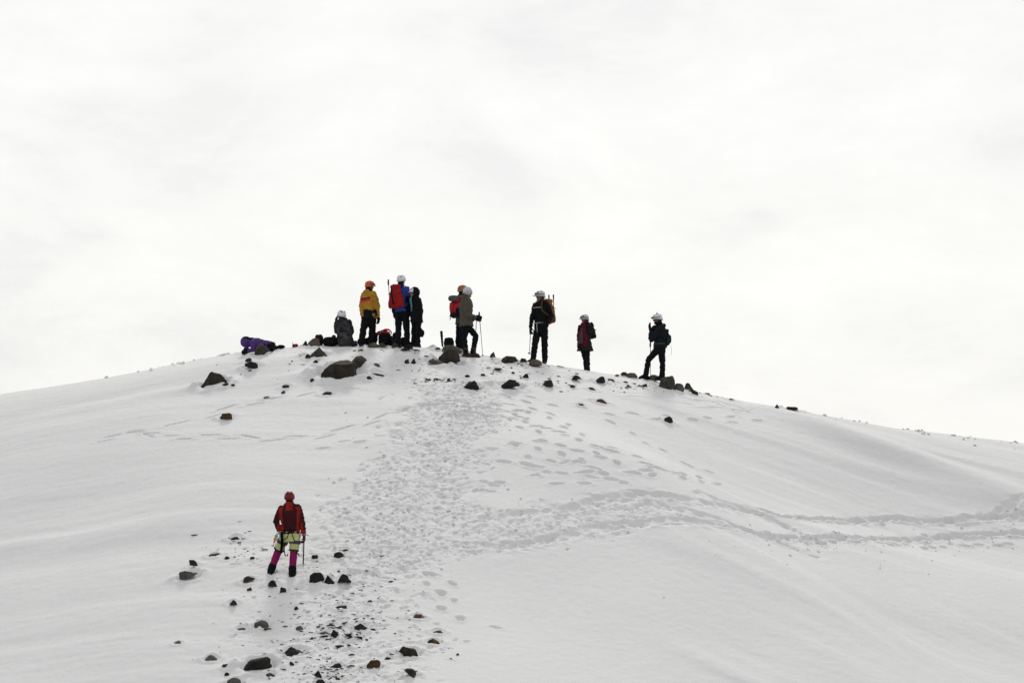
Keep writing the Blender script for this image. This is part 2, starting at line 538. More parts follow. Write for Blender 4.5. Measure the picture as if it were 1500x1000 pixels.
# drift step beside the path near the top
for (uu, vv, l_, w_, d_) in ((682, 604, 0.35, 0.16, 0.10), (640, 592, 0.5, 0.14, 0.05), (706, 596, 0.3, 0.12, 0.06), (660, 586, 0.5, 0.12, 0.05)):
    h = px_poly([(uu, vv)])[0]
    stamp(h[0], h[1], 0.25, l_, w_, d_, 0.4)

# the boots of the lone climber have pressed into the snow
for uu, vv, aa in ((397.5, 838.5, 1.75), (428, 842.5, 1.5)):
    h = px_poly([(uu, vv)])[0]
    stamp(h[0], h[1] + 0.03, aa, 0.20, 0.085, 0.035, 0.6)

ZZ = BASE + DISP

# every stone of the slope: name, label, category, outline in the photograph's pixels (u0, u1, v0, v1), rock, shape, lean, group
G1, G2, G3, G4 = 'stones strewn below the summit', 'rocks along the skyline of the east ridge', 'stones around the climber in the red jacket', 'stones at the foot of the trodden path'
ROCKS = [
 # summit, west of the path
 ('boulder', 'biggest dark boulder below the summit party, broad with a flat sloping top', 'boulder', 470, 524, 527, 553, 'brown', 'block', 0, G1),
 ('boulder', 'rounded olive boulder leaning up behind the biggest dark boulder', 'boulder', 513, 538.5, 520.5, 537, 'olive', 'round', 0, G1),
 ('rock', 'tan humped rock in the snow just above the biggest boulder', 'rock', 453, 479, 508, 523, 'olive', 'peak', 0, G1),
 ('rock', 'grey-olive slanting rock in front of the person in the purple jacket', 'rock', 372.5, 393.5, 503.5, 521, 'olive', 'round', 0.5, G1),
 ('rock', 'small dark rock propped under the hood of the purple jacket', 'rock', 354.5, 367, 506.5, 516.5, 'olive', 'peak', 0, G1),
 ('rock', 'lone craggy brown rock on the west slope with snow drifted behind', 'rock', 296, 330.5, 545.5, 566, 'brown', 'peak', 0.12, G1),
 ('rock', 'split dark slab of two leaves below the purple jacket', 'rock', 358.5, 378, 530, 540, 'dark', 'wedge', 0, G1),
 ('stone', 'egg-shaped dark stone just above the split slab of two leaves', 'stone', 359, 369, 524, 530.5, 'brown', 'round', 0, G1),
 ('stone', 'flat chip at the downhill foot of the lone craggy brown rock', 'stone', 325, 335, 560.5, 565.5, 'dark', 'flat', 0, G1),
 ('stone', 'tiny black stone beside the flat chip under the craggy rock', 'stone', 338, 344, 562, 565.5, 'black', 'round', 0, G1),
 ('stone', 'rust-brown stone alone on the smooth west slope beside the shuffled prints', 'stone', 322, 340.5, 604.5, 613.5, 'rust', 'block', 0, G1),
 ('stone', 'uppermost of three small dark stones strung out on the smooth west slope', 'stone', 413, 424, 563.5, 568.5, 'dark', 'round', 0, G1),
 ('stone', 'middle one of three small dark stones strung out on the smooth west slope', 'stone', 411.5, 418, 572, 576.5, 'dark', 'block', 0, G1),
 ('stone', 'flat sliver of stone, lowest of those strung out on the smooth west slope', 'stone', 385, 395.5, 580, 584, 'grey', 'flat', 0, G1),
 ('stone', 'flat dark triangular stone on clean snow directly below the biggest boulder', 'stone', 471.5, 487, 573.5, 579, 'dark', 'wedge', 0, G1),
 ('stone', 'small round stone just downhill of the biggest boulder, west of the triangular one', 'stone', 454, 460.5, 554, 559, 'dark', 'round', 0, G1),
 ('stone', 'dark grey stone at the lower corner of the tan humped rock', 'stone', 447, 455.5, 518.5, 525, 'dark', 'block', 0, G1),
 ('stone', 'small dark stone between the tan humped rock and the biggest boulder', 'stone', 459, 466, 527, 531, 'dark', 'flat', 0, G1),
 ('stone', 'small round stone beside the east foot of the biggest boulder', 'stone', 537, 545, 550.5, 556, 'dark', 'round', 0, G1),
 ('stone', 'broken grey stone east of the rounded olive boulder', 'stone', 547, 557.5, 531.5, 537.5, 'grey', 'block', 0, G1),
 ('stone', 'flat black flake of stone above the trodden path, near the round olive boulder', 'stone', 545, 563, 546.5, 551, 'black', 'flat', 0, G1),
 ('stone', 'squat brown stone beside the small pointed stone near the summit boots', 'stone', 592.5, 599.5, 526.5, 532.5, 'brown', 'round', 0, G1),
 ('stone', 'small pointed pyramid stone standing on the snow below the hooded person', 'stone', 602, 609.5, 524.5, 533, 'dark', 'peak', 0, G1),
 ('slab', 'thin grey slab lying flat west of the dark square boulder', 'slab', 626, 652, 526.5, 535, 'grey', 'flat', -0.22, G1),
 ('boulder', 'dark square-edged boulder in front of the black pack on the summit', 'boulder', 642, 674.5, 511, 532.5, 'brown', 'block', 0.1, G1),
 ('slab', 'long tan slab behind the dark square boulder, under the black pack', 'slab', 646, 678, 505.5, 515.5, 'tan', 'flat', -0.08, G1),
 ('stone', 'low tan stone on the skyline at the west end of the long tan slab', 'stone', 637, 645.5, 508.5, 512.5, 'tan', 'round', 0, G1),
 ('rock', 'tan rock on the summit beside the maroon-topped bag', 'rock', 450.5, 469, 495, 507, 'tan', 'block', 0, G1),
 ('stone', 'dark upright stone at the west end of the summit bags', 'stone', 443.5, 452, 498, 507.2, 'black', 'peak', 0, G1),
 ('slab', 'tan slab under the packs behind the yellow jacket', 'slab', 538, 555, 501.5, 508, 'tan', 'flat', 0, G1),
 ('stone', 'olive stone under the pack that carries the red rope', 'stone', 553, 566, 501.5, 508.5, 'olive', 'block', 0, G1),
 ('stone', 'olive stone at the boots of the blue jacket', 'stone', 573, 584.5, 502.5, 509.5, 'olive', 'block', 0, G1),
 ('stone', 'flat dark stone on the snow in front of the boots of the blue jacket', 'stone', 587.5, 601, 508.5, 513, 'dark', 'flat', 0, G1),
 ('stone', 'thin dark flake by the feet of the hooded black coat', 'stone', 604, 616, 512, 514.5, 'dark', 'flat', 0, G1),
 ('stone', 'narrow dark flake in snow between the hooded coat and the dark square boulder', 'stone', 620, 628.5, 520.5, 523, 'black', 'flat', 0, G1),
 ('stone', 'dark flake in the snow below the feet of the yellow jacket', 'stone', 524, 532.5, 511.5, 514.5, 'black', 'flat', 0, G1),
 # summit, east of the path
 ('rock', 'black three-pointed rock at the top of the trodden path', 'rock', 678.5, 702.5, 557, 569.5, 'black', 'peak', -0.1, G1),
 ('rock', 'black low rock with two humps, east of the three-pointed rock', 'rock', 733, 762.5, 555.5, 569, 'black', 'wedge', 0, G1),
 ('stone', 'small black stone uphill of the three-pointed black rock', 'stone', 681, 688.5, 548.5, 553, 'black', 'round', 0, G1),
 ('stone', 'small grey-brown bar of stone between the walking pole and the twin-humped rock', 'stone', 704, 712, 547, 551, 'brown', 'flat', 0, G1),
 ('stone', 'upright olive stone on the skyline beside the walking pole', 'stone', 717, 726, 515, 523.5, 'olive', 'peak', 0, G1),
 ('rock', 'dark humped rock on the skyline between the two pole carriers', 'rock', 733.5, 759, 521, 532, 'brown', 'round', 0.1, G1),
 ('stone', 'dark flat-topped stone next to the humped skyline rock', 'stone', 761, 773, 524.5, 530.5, 'brown', 'block', 0, G1),
 ('rock', 'tan rock in front of the boot of the climber with the ochre pack', 'rock', 775, 794, 526, 536, 'tan', 'round', 0, G1),
 ('stone', 'dark stone standing below the tan rock at the ochre pack carrier', 'stone', 765, 774.5, 547, 554.5, 'dark', 'block', 0, G1),
 ('rock', 'dark blunt rock half way between the twin-humped rock and the crimson-lined coat', 'rock', 794, 811, 556, 566, 'dark', 'block', 0, G1),
 ('stone', 'long black flake below the humped skyline rock', 'stone', 723, 736, 539, 542.5, 'black', 'flat', 0, G1),
 ('stone', 'small dark flake downhill of the flat-topped skyline stone', 'stone', 748.5, 754.5, 544, 547.5, 'dark', 'flat', 0, G1),
 ('stone', 'small dark stone lower on the east shoulder, under the slanting wedge', 'stone', 835, 843, 563.5, 568, 'dark', 'round', 0, G1),
 ('stone', 'dark pointed sliver leaning downhill, between blunt rock and rusty flat stone', 'stone', 862, 872.5, 567, 572, 'dark', 'wedge', -0.3, G1),
 ('stone', 'slanting dark wedge just under the boots of the crimson-lined coat', 'stone', 837, 852.5, 549.5, 556.5, 'black', 'wedge', -0.3, G1),
 ('stone', 'black pyramid stone east of the slanting wedge', 'stone', 872.5, 887.5, 551, 560.5, 'black', 'wedge', -0.35, G1),
 ('stone', 'small dark stone next to the black pyramid stone', 'stone', 890, 900.5, 554.5, 558.5, 'black', 'flat', -0.2, G1),
 ('stone', 'thin dark strip of rock on the skyline between ochre pack and crimson-lined coat', 'stone', 815, 828, 535.3, 538.7, 'dark', 'flat', -0.2, G1),
 ('stone', 'rusty flat stone on smooth snow of the east shoulder', 'stone', 873, 889.5, 584, 590.5, 'rust', 'flat', -0.1, G1),
 ('stone', 'thin black flake west of the rusty flat stone', 'stone', 846, 855.5, 591, 594, 'black', 'flat', -0.15, G1),
 ('stone', 'lone dark rounded stone far down the smooth east slope', 'stone', 973, 986, 609.5, 619.5, 'dark', 'block', 0, G1),
 ('stone', 'pale tan chip on the skyline west of the paired brown rocks', 'stone', 900.5, 907, 548, 551.5, 'tan', 'round', 0, G2),
 ('rock', 'reddish-brown rock, uphill one of the pair before the striding climber', 'rock', 909.5, 919, 544.5, 551, 'rust', 'round', 0, G2),
 ('rock', 'oblong brown rock, downhill one of the pair before the striding climber', 'rock', 917, 934.5, 545.7, 554, 'tan', 'block', -0.1, G2),
 ('rock', 'brown rock between the legs of the striding climber', 'rock', 950, 965.5, 548.5, 557.5, 'tan', 'round', 0, G2),
 ('boulder', 'large grey-brown boulder on the east ridge at the heel of the striding climber', 'boulder', 965, 989.5, 550, 570, 'olive', 'round', -0.2, G2),
 ('rock', 'grey rock downhill of the large ridge boulder, touching it', 'rock', 986, 1002.5, 561, 573, 'grey', 'round', -0.2, G2),
 ('rock', 'knobbly olive rock standing highest at the end of the ridge boulders', 'rock', 1002, 1016, 560.3, 572.5, 'olive', 'peak', 0.1, G2),
 ('rock', 'dark wedge at the foot of the knobbly olive rock', 'rock', 1010, 1023, 569.5, 578.5, 'dark', 'wedge', -0.6, G2),
 ('stone', 'thin black flake on the skyline just beyond the ridge boulders', 'stone', 1031, 1040, 575, 578.5, 'black', 'flat', -0.25, G2),
 ('stone', 'black flake on the descending skyline past the first one', 'stone', 1067, 1077, 583.3, 586.5, 'black', 'flat', -0.2, G2),
 ('stone', 'little upright brown stone alone on the descending skyline', 'stone', 1135, 1141.5, 591.7, 597.7, 'brown', 'peak', 0, G2),
 ('slab', 'flat-topped dark slab lying out on the descending skyline', 'slab', 1152, 1170.5, 595.3, 601, 'dark', 'flat', -0.08, G2),
 ('stone', 'small black stone under the brown rock at the feet of the striding climber', 'stone', 941, 948.5, 562, 566, 'black', 'flat', -0.2, G2),
 ('stone', 'tiny dark stone on the snow below the oblong brown rock', 'stone', 913, 920, 558, 561, 'dark', 'flat', -0.2, G2),
 # around the near climber
 ('stone', 'flat black stone at the uphill end of the scatter west of the climber', 'stone', 337, 351.5, 785.5, 790.5, 'black', 'flat', 0, G3),
 ('stone', 'long thin dark stone with a snowy edge, uphill of the curled brown stone', 'stone', 306, 321.5, 809.5, 814.5, 'dark', 'flat', 0.1, G3),
 ('stone', 'small humped dark stone downhill of the flat black one', 'stone', 328, 336.5, 814, 819.5, 'black', 'round', 0, G3),
 ('rock', 'curled brown stone above the long grey slanting stone', 'stone', 277, 289.5, 820, 829.5, 'brown', 'wedge', 0.4, G3),
 ('rock', 'long grey slanting stone, outermost on the west side', 'stone', 262, 289.5, 835.5, 848.5, 'grey', 'flat', 0.36, G3),
 ('stone', 'brown-topped stone on snow west of the boots of the climber', 'stone', 356, 373.5, 843, 853, 'brown', 'wedge', 0, G3),
 ('stone', 'black jagged stone just below the boots of the climber', 'stone', 392, 406.5, 849, 858.5, 'black', 'wedge', 0.2, G3),
 ('stone', 'small grey-black stone under the jagged one, nearer the path', 'stone', 410, 419.5, 859.5, 868, 'dark', 'block', 0, G3),
 ('rock', 'largest of the three black stones in a row by the ice axe', 'rock', 453, 475.5, 837.5, 853.5, 'black', 'round', 0.25, G3),
 ('stone', 'pointed middle one of the three black stones in a row', 'stone', 474.5, 489, 841.5, 854.5, 'black', 'peak', 0, G3),
 ('stone', 'black stone sloping away, end of the row of three', 'stone', 494, 515, 840, 853, 'black', 'wedge', -0.3, G3),
 ('stone', 'small dark round stone on the snow nearest the tip of the ice axe', 'stone', 456, 466.5, 812, 818.5, 'dark', 'round', 0, G3),
 ('stone', 'grey dome-shaped stone on the edge of the trodden path', 'stone', 489, 503.5, 807.5, 818, 'dark', 'round', 0, G3),
 ('stone', 'thin dark blade of stone just above the grey dome-shaped stone', 'stone', 498, 509, 804, 807.5, 'black', 'flat', 0.1, G3),
 ('stone', 'two-toned small stone below the brown-topped stone', 'stone', 361.5, 369, 859.5, 865.5, 'rust', 'block', 0, G3),
 ('stone', 'dark angled stone on the wind-smoothed snow below the two-toned stone', 'stone', 335.5, 347.5, 878, 885.5, 'dark', 'wedge', 0.3, G3),
 ('stone', 'grey pebble sitting alone half way down to the brown flake', 'stone', 430.5, 437, 887.5, 893, 'dark', 'round', 0, G3),
 ('stone', 'small flat stone beside the one with a snowy edge', 'stone', 366, 373, 815, 818.5, 'dark', 'flat', 0, G3),
 # foot of the path
 ('rock', 'grey-brown domed stone on the west edge of the stony ground', 'stone', 372, 394.5, 907.5, 918.5, 'grey', 'round', 0, G4),
 ('stone', 'thin grey stone west of the grey-brown domed stone', 'stone', 348, 359.5, 918.5, 923, 'grey', 'flat', 0.1, G4),
 ('stone', 'flat reddish stone just under the grey-brown domed stone', 'stone', 386, 398, 919, 922.5, 'rust', 'flat', 0, G4),
 ('stone', 'notched grey stone in the trodden snow, level with the domed one', 'stone', 433, 444.5, 916, 922.5, 'grey', 'block', 0, G4),
 ('stone', 'long low brown flake in the middle of the trodden snow', 'stone', 491, 508.5, 886, 891, 'brown', 'flat', 0, G4),
 ('stone', 'dark flat stone among the crumbs above the tan lens-shaped stone', 'stone', 537, 546.5, 878, 882.5, 'dark', 'flat', 0, G4),
 ('stone', 'tan lens-shaped stone on clean snow east of the path', 'stone', 604.5, 620.5, 898.5, 905, 'rust', 'flat', -0.1, G4),
 ('stone', 'dark pyramid stone in the trodden snow below the tan lens-shaped stone', 'stone', 517.5, 536, 912.5, 922, 'dark', 'peak', 0, G4),
 ('stone', 'black flake next to the dark pyramid stone', 'stone', 542, 550.5, 919.5, 923.5, 'black', 'flat', 0, G4),
 ('stone', 'thin slanting brown stone uphill of the orange-brown wedge', 'stone', 634, 649, 922.5, 928.5, 'brown', 'flat', -0.3, G4),
 ('stone', 'orange-brown wedge, furthest east of the stones by the path foot', 'stone', 626, 644.5, 934.5, 943, 'rust', 'wedge', -0.2, G4),
 ('rock', 'long grey rock dipping downhill, largest on the east side of the stony ground', 'rock', 582.5, 612.5, 946.5, 961, 'brown', 'flat', -0.36, G4),
 ('rock', 'broad dark peaked rock in the middle of the lowest stones', 'rock', 413.5, 444.5, 946.5, 960.5, 'dark', 'peak', 0.15, G4),
 ('stone', 'pale grey pointed stone in smooth snow west of the big black block', 'stone', 300, 318, 958.5, 966.5, 'grey', 'peak', 0, G4),
 ('boulder', 'big black loaf-shaped block near the lower edge of the stony ground', 'boulder', 356, 398.5, 961, 981.5, 'black', 'block', 0.12, G4),
 ('rock', 'rust-and-black chunky stone below the long grey dipping rock', 'stone', 536.5, 557.5, 965.5, 978.5, 'rust', 'block', 0, G4),
 ('stone', 'small dark stone beside the rust-and-black chunk', 'stone', 563, 573, 961.5, 966, 'dark', 'flat', 0, G4),
 ('rock', 'dark stone tilting downhill, lowest on the east side', 'stone', 592, 610.5, 978, 991.5, 'brown', 'wedge', -0.45, G4),
 ('stone', 'tiny black stone alone on the open snow further east', 'stone', 668, 672.5, 956, 959.5, 'black', 'round', 0, G4),
 ('stone', 'slim grey stone alone on the open snow further west', 'stone', 255.5, 265.5, 937.5, 942.5, 'grey', 'flat', 0.35, G4),
 ('stone', 'small grey cube of stone below the broad dark peaked rock', 'stone', 424, 431, 968, 973.5, 'dark', 'block', 0, G4),
 ('stone', 'round black stone downhill of the big black block', 'stone', 328.5, 336, 984, 989.5, 'black', 'round', 0, G4),
 ('stone', 'dark flake just uphill of the round black stone', 'stone', 330, 339.5, 972, 975.5, 'black', 'flat', 0, G4),
 ('rock', 'speckled pale grey rock in the lower corner of the stony ground', 'rock', 332, 353.5, 991.5, 1003, 'grey', 'round', 0, G4),
 ('stone', 'low olive stone under the big black block', 'stone', 390, 401.5, 984.5, 990, 'olive', 'flat', 0, G4),
 ('stone', 'dark crusty flake in the trodden snow beside the peaked rock', 'stone', 482, 502, 970.5, 979, 'black', 'flat', 0.2, G4),
 ('stone', 'black lump of scoria below the dark crusty flake', 'stone', 460, 471.5, 981.5, 991.5, 'black', 'wedge', 0.2, G4),
 ('stone', 'wide brown flake at the very foot of the path', 'stone', 480, 499, 989.5, 995.5, 'rust', 'flat', 0, G4),
 ('stone', 'black stone half out of the snow beside the wide brown flake', 'stone', 462, 476.5, 994, 1001, 'black', 'flat', 0.1, G4),
 ('stone', 'jagged black stone in the middle of the dark gravel patch', 'stone', 484.5, 496.5, 922, 934, 'black', 'block', 0.3, G4),
 ('stone', 'slanting black stone at the east end of the dark gravel patch', 'stone', 504, 516.5, 927, 934.5, 'black', 'wedge', -0.3, G4),
 ('stone', 'small black wedge just east of the slanting black stone', 'stone', 521, 531, 931, 936, 'black', 'wedge', -0.2, G4),
 ('stone', 'smooth grey flat stone at the west end of the dark gravel patch', 'stone', 469, 481.5, 924.5, 929, 'grey', 'flat', 0, G4),
 ('stone', 'long black flake uphill of the dark gravel patch', 'stone', 477, 492, 913, 917, 'black', 'flat', 0.05, G4),
]

def ground(x, y):
    x, y = np.asarray(x, float), np.asarray(y, float)
    gx, gy = (x - FX0) / DX, (y - FY0) / DY
    ok = (gx > 0) & (gx < XX.shape[0] - 1.01) & (gy > 0) & (gy < XX.shape[1] - 1.01)
    gx, gy = np.clip(gx, 0, XX.shape[0] - 1.01), np.clip(gy, 0, XX.shape[1] - 1.01)
    i, j = gx.astype(int), gy.astype(int)
    a, b = gx - i, gy - j
    z = (ZZ[i, j] * (1 - a) + ZZ[i + 1, j] * a) * (1 - b) + (ZZ[i, j + 1] * (1 - a) + ZZ[i + 1, j + 1] * a) * b
    return np.where(ok, z, base_z(x, y))

def hit(u, v):
    x, y, z = hit_with(ground, u, v)
    return (float(x[0]), float(y[0]), float(z[0])) if np.ndim(u) == 0 else (x, y, z)

def build_ground():
    ox = np.array([0.5, 1.2, 2.2, 3.6, 5.5, 8, 11.5, 16, 22, 30, 40, 55, 80, 120, 180, 280, 420, 650.0])
    xs = np.concatenate([FX0 - ox[::-1], fx, FX1 + ox])
    ys = np.concatenate([[-300, -200, -120, -70, -40, -20, -8, 2, 12, 20, 28, 35, 41, 47, 52, 56, 60, 63, 65.5, 67.5, 69, 69.9], fy, fy[-1] + ox])
    X, Y = np.meshgrid(xs, ys, indexing='ij')
    Z = base_z(X, Y)
    nx = len(ox)
    jy = 22
    # blend the fine relief away at the border of the fine grid
    Z[nx:nx + len(fx), jy:jy + len(fy)] = ZZ
    n, m = X.shape
    me = bpy.data.meshes.new('snow_slope')
    me.vertices.add(n * m)
    me.vertices.foreach_set('co', np.stack([X, Y, Z], -1).astype(np.float32).ravel())
    i, j = np.meshgrid(np.arange(n - 1), np.arange(m - 1), indexing='ij')
    a = (i * m + j).ravel()
    quads = np.stack([a, a + m, a + m + 1, a + 1], 1).astype(np.int32)
    me.loops.add(quads.size)
    me.loops.foreach_set('vertex_index', quads.ravel())
    me.polygons.add(len(quads))
    me.polygons.foreach_set('loop_start', np.arange(0, quads.size, 4, dtype=np.int32))
    me.polygons.foreach_set('use_smooth', np.ones(len(quads), bool))
    me.update(calc_edges=True)
    me.materials.append(M_SNOW)
    o = bpy.data.objects.new('snow_slope', me)
    COL.objects.link(o)
    o['kind'] = 'structure'
    return o

# snow drifted against the stones: a low bank in the lee and a thin collar round the foot
for (_, _, _, u0, u1, v0, v1, _, _, _, _) in ROCKS:
    if u1 - u0 < 8:
        continue
    x, y, z = hit((u0 + u1) / 2, v1)
    w = (u1 - u0) * y / F_PX
    y += 0.30 * w
    r = 2.6 * w + 0.2
    i0, i1 = max(int((x - r - FX0) / DX), 0), min(int((x + r - FX0) / DX) + 2, XX.shape[0])
    j0, j1 = max(int((y - r - FY0) / DY), 0), min(int((y + r - FY0) / DY) + 2, XX.shape[1])
    X, Y = XX[i0:i1, j0:j1] - x, YY[i0:i1, j0:j1] - y
    d = np.sqrt((X / (0.62 * w + 0.03)) ** 2 + (Y / (0.55 * w + 0.03)) ** 2)
    lee = np.exp(-((X + 0.9 * w) / (0.9 * w)) ** 2 - (Y / (0.45 * w)) ** 2)
    ZZ[i0:i1, j0:j1] += (0.15 * w * np.exp(-((d - 1.25) / 0.34) ** 2) - 0.16 * w * np.exp(-((d - 0.80) / 0.20) ** 2)) * (0.7 + 0.6 * vn2(X * 6, Y * 6, 3)) + 0.07 * w * lee
build_ground()

# ------------------------------------------------------------------ helpers for things
def thing(name, label, cat, loc, group=None):
    o = bpy.data.objects.new(name, None)
    o.empty_display_size = 0.2
    o.location = loc
    o['label'] = label
    o['category'] = cat
    if group:
        o['group'] = group
    COL.objects.link(o)
    return o

def ico(sub):
    bm = bmesh.new()
    bmesh.ops.create_icosphere(bm, subdivisions=sub, radius=1.0)
    v = np.array([p.co[:] for p in bm.verts])
    f = [[p.index for p in q.verts] for q in bm.faces]
    bm.free()
    return v, f
ICO = {k: ico(k) for k in (1, 2, 3, 4)}

def mesh_from(name, v, f, m, smooth=False):
    me = bpy.data.meshes.new(name)
    me.from_pydata([tuple(p) for p in np.asarray(v, float)], [], f)
    if m:
        me.materials.append(m)
    if smooth:
        me.polygons.foreach_set('use_smooth', np.ones(len(me.polygons), bool))
    me.update()
    return me

def rock_points(sub, seed, shape):
    r = np.random.default_rng(seed)
    v, f = ICO[sub]
    v = v.copy()
    lo = v[:, 2] < 0
    rad = np.maximum(np.hypot(v[:, 0], v[:, 1]), 0.25)
    spread = np.where(lo, np.minimum((1.0 + 0.10 * -v[:, 2]) / rad, 2.2), 1.0)   # no undercut: the foot is the widest part
    spread = 1 + (spread - 1) * sstep(0.2, 0.5, rad)
    v[:, 0] *= spread
    v[:, 1] *= spread
    v *= (1 + 0.10 * vn3(v * 1.3 + seed * 3.7, seed))[:, None]
    n = {'block': 9, 'flat': 8, 'peak': 9, 'round': 5, 'wedge': 8}[shape]
    for k in range(n + 2):                    # split faces: points beyond a cleavage plane fall back onto it
        d = r.normal(size=3)
        d[2] = abs(d[2]) * 0.9
        d /= np.linalg.norm(d)
        c = r.uniform(0.36, 0.70) if shape != 'round' else r.uniform(0.66, 0.90)
        t = v @ d - c
        v -= np.clip(t, 0, None)[:, None] * d
    if shape == 'flat':
        v[:, 2] = np.clip(v[:, 2], -0.45, 0.40 + 0.15 * v[:, 0])
    if shape == 'peak':
        s = 1 - 0.60 * (v[:, 2] - v[:, 2].min()) / np.ptp(v[:, 2])
        ap = r.uniform(-0.25, 0.25)
        v[:, 0] = v[:, 0] * s + ap * (1 - s)
        v[:, 1] *= s
    if shape == 'wedge':
        s = r.choice([-1, 1])
        v[:, 2] *= 1 + 0.55 * s * v[:, 0]
    v += 0.05 * np.stack([vn3(v * 3.3 + 10 * k, seed + k) for k in range(3)], 1)
    v += 0.02 * np.stack([vn3(v * 11 + 10 * k, seed + 5 + k) for k in range(3)], 1)
    v -= (v.max(0) + v.min(0)) / 2
    return v / (np.ptp(v, axis=0) / 2), f

def place_rock(name, label, cat, u0, u1, v0, v1, kind, shape='block', lean=0.0, y=None, group=None, free=False):
    """a stone that fills the outline u0..u1, v0..v1 where it stands on the snow"""
    seed = int(u0 * 7 + v0 * 13) % 99991
    w_px, h_px = u1 - u0, v1 - v0
    sub = 4 if w_px > 24 else 3 if w_px > 7 else 2
    p, f = rock_points(sub, seed, shape)
    if y is None:
        y = hit((u0 + u1) / 2, v1)[1]
    s = y / F_PX
    w, h = w_px * s, h_px * s
    d = min(0.85 * w, 2.4 * h) if shape == 'flat' else min(0.85 * w, 1.6 * h)
    hv = max(h - 0.2 * d, 0.4 * h)
    c, sn = math.cos(lean), math.sin(lean)
    x0 = at((u0 + u1) / 2, v1, y)
    cx, cy, cz = x0.x, y + 0.35 * d, x0.z
    ht, wd = hv * 1.3, w
    tl = math.atan2(float(ground(cx, cy + .3)) - float(ground(cx, cy - .3)), .6) * (0.8 if shape == 'flat' else 0.3)
    for it in range(7):
        q = p * np.array([wd / 2, d / 2, ht / 2])
        q = np.stack([q[:, 0] * c - q[:, 2] * sn, q[:, 1], q[:, 0] * sn + q[:, 2] * c], 1)
        ct, st_ = math.cos(tl), math.sin(tl)
        q = np.stack([q[:, 0], q[:, 1] * ct - q[:, 2] * st_, q[:, 1] * st_ + q[:, 2] * ct], 1)
        q = q + np.array([cx, cy, cz + 0.35 * ht])
        g = ground(q[:, 0], q[:, 1])
        up = q[:, 2] > g
        U, V = project(q)
        if up.sum() < 6:
            cz += 0.3 * ht
            continue
        if free:
            up[:] = True
        a0, a1, b0 = U[up].min(), U[up].max(), V[up].min()
        cx += ((u0 + u1) / 2 - (a0 + a1) / 2) * s
        wd *= np.clip(w_px / max(a1 - a0, 0.5), 0.6, 1.6)
        cz -= (v0 - b0) * s
        b1 = V[up].max()
        if free:
            ht *= np.clip(h_px / max(b1 - b0, .5), .6, 1.6)
        elif b1 < v1 - 0.7:                   # its foot has to reach the snow in front
            cy -= 0.12 * d
            ht *= 1.06
        elif b1 > v1 + 0.7:
            cy += 0.10 * d
    base = np.array([cx, cy, float(ground(cx, cy))])
    me = mesh_from(name, q - base, f, M_ROCK[kind], smooth=False)
    o = bpy.data.objects.new(name, me)
    o.location = base
    o['label'] = label
    o['category'] = cat
    if group:
        o['group'] = group
    COL.objects.link(o)
    return o

for (nm, lb, ct, u0, u1, v0, v1, kd, sh, ln, gp) in ROCKS:
    place_rock(nm, lb, ct, u0, u1, v0, v1, kd, sh, ln, group=gp)

# gravel and crumbs too small and too many to count
def scatter(name, label, spots, m, sub, kind_rng, flat, sink, stretch=0.0):
    vs, fs, off = [], [], 0
    pv, pf = ICO[sub]
    for (x, y, size) in spots:
        r = kind_rng
        v = pv * (1 + 0.35 * r.normal(size=(len(pv), 1)).clip(-1, 1)) * np.array([r.uniform(0.7, 1.2 + stretch), r.uniform(0.6, 1.2), flat * r.uniform(0.6, 1.3)]) * size / 2
        a = r.normal(0, 0.5) if stretch else r.uniform(0, 6.28)
        c, s = math.cos(a), math.sin(a)
        v = np.stack([v[:, 0] * c - v[:, 1] * s, v[:, 0] * s + v[:, 1] * c, v[:, 2]], 1)
        v = v + np.array([x, y, float(ground(x, y)) + size * flat * sink])
        vs.append(v)
        fs += [[i + off for i in q] for q in pf]
        off += len(pv)
    o = bpy.data.objects.new(name, mesh_from(name, np.concatenate(vs), fs, m))
    o['kind'] = 'stuff'
    o['label'] = label
    COL.objects.link(o)
    return o

def px_spots(n, cu, cv, su, sv, lo, hi, rng):
    out = []
    us, vs_ = rng.normal(cu, su, n), rng.normal(cv, sv, n)
    h = hit(us, vs_)
    for i in range(n):
        if vs_[i] > np.interp(us[i], SIL_U, SIL_V) + 1.5:
            out.append((h[0][i], h[1][i], lo + (hi - lo) * rng.random() ** 2.5))
    return out

rg = np.random.default_rng(5)
gr = []
for (n, cu, cv, su, sv, lo, hi) in (
        (34, 490, 928, 20, 8, .03, .10), (30, 500, 918, 30, 12, .02, .07), (60, 480, 985, 40, 16, .02, .08), (110, 520, 905, 50, 34, .012, .06),
        (170, 500, 930, 48, 45, .010, .05), (60, 500, 985, 45, 14, .010, .05), (60, 545, 870, 32, 22, .012, .07), (90, 455, 940, 50, 34, .012, .06), (45, 345, 805, 22, 14, .02, .08), (60, 400, 900, 45, 45, .012, .06),
        (110, 470, 960, 60, 40, .015, .07), (20, 640, 950, 25, 25, .015, .06), (60, 646, 557, 16, 2.2, .02, .09), (40, 600, 530, 35, 9, .02, .08),
        (50, 810, 556, 45, 9, .02, .09), (60, 930, 566, 28, 4, .02, .10), (60, 750, 538, 30, 6, .02, .08), (30, 590, 512, 22, 2.5, .03, .09),
        (30, 470, 520, 60, 8, .02, .07), (16, 370, 530, 40, 12, .02, .08), (34, 1040, 584, 30, 5, .02, .08), (7, 1270, 626, 14, 4, .02, .06), (5, 1370, 626, 20, 4, .02, .06), (20, 500, 838, 30, 16, .02, .06)):
    sp = px_spots(n, cu, cv, su, sv, lo, hi, rg)
    if cu > 1000:                              # keep these on the descending skyline
        sp = [(x, float(crest_y(x)) - rg.uniform(0.2, 1.2), s) for x, y, s in sp]
    gr += sp
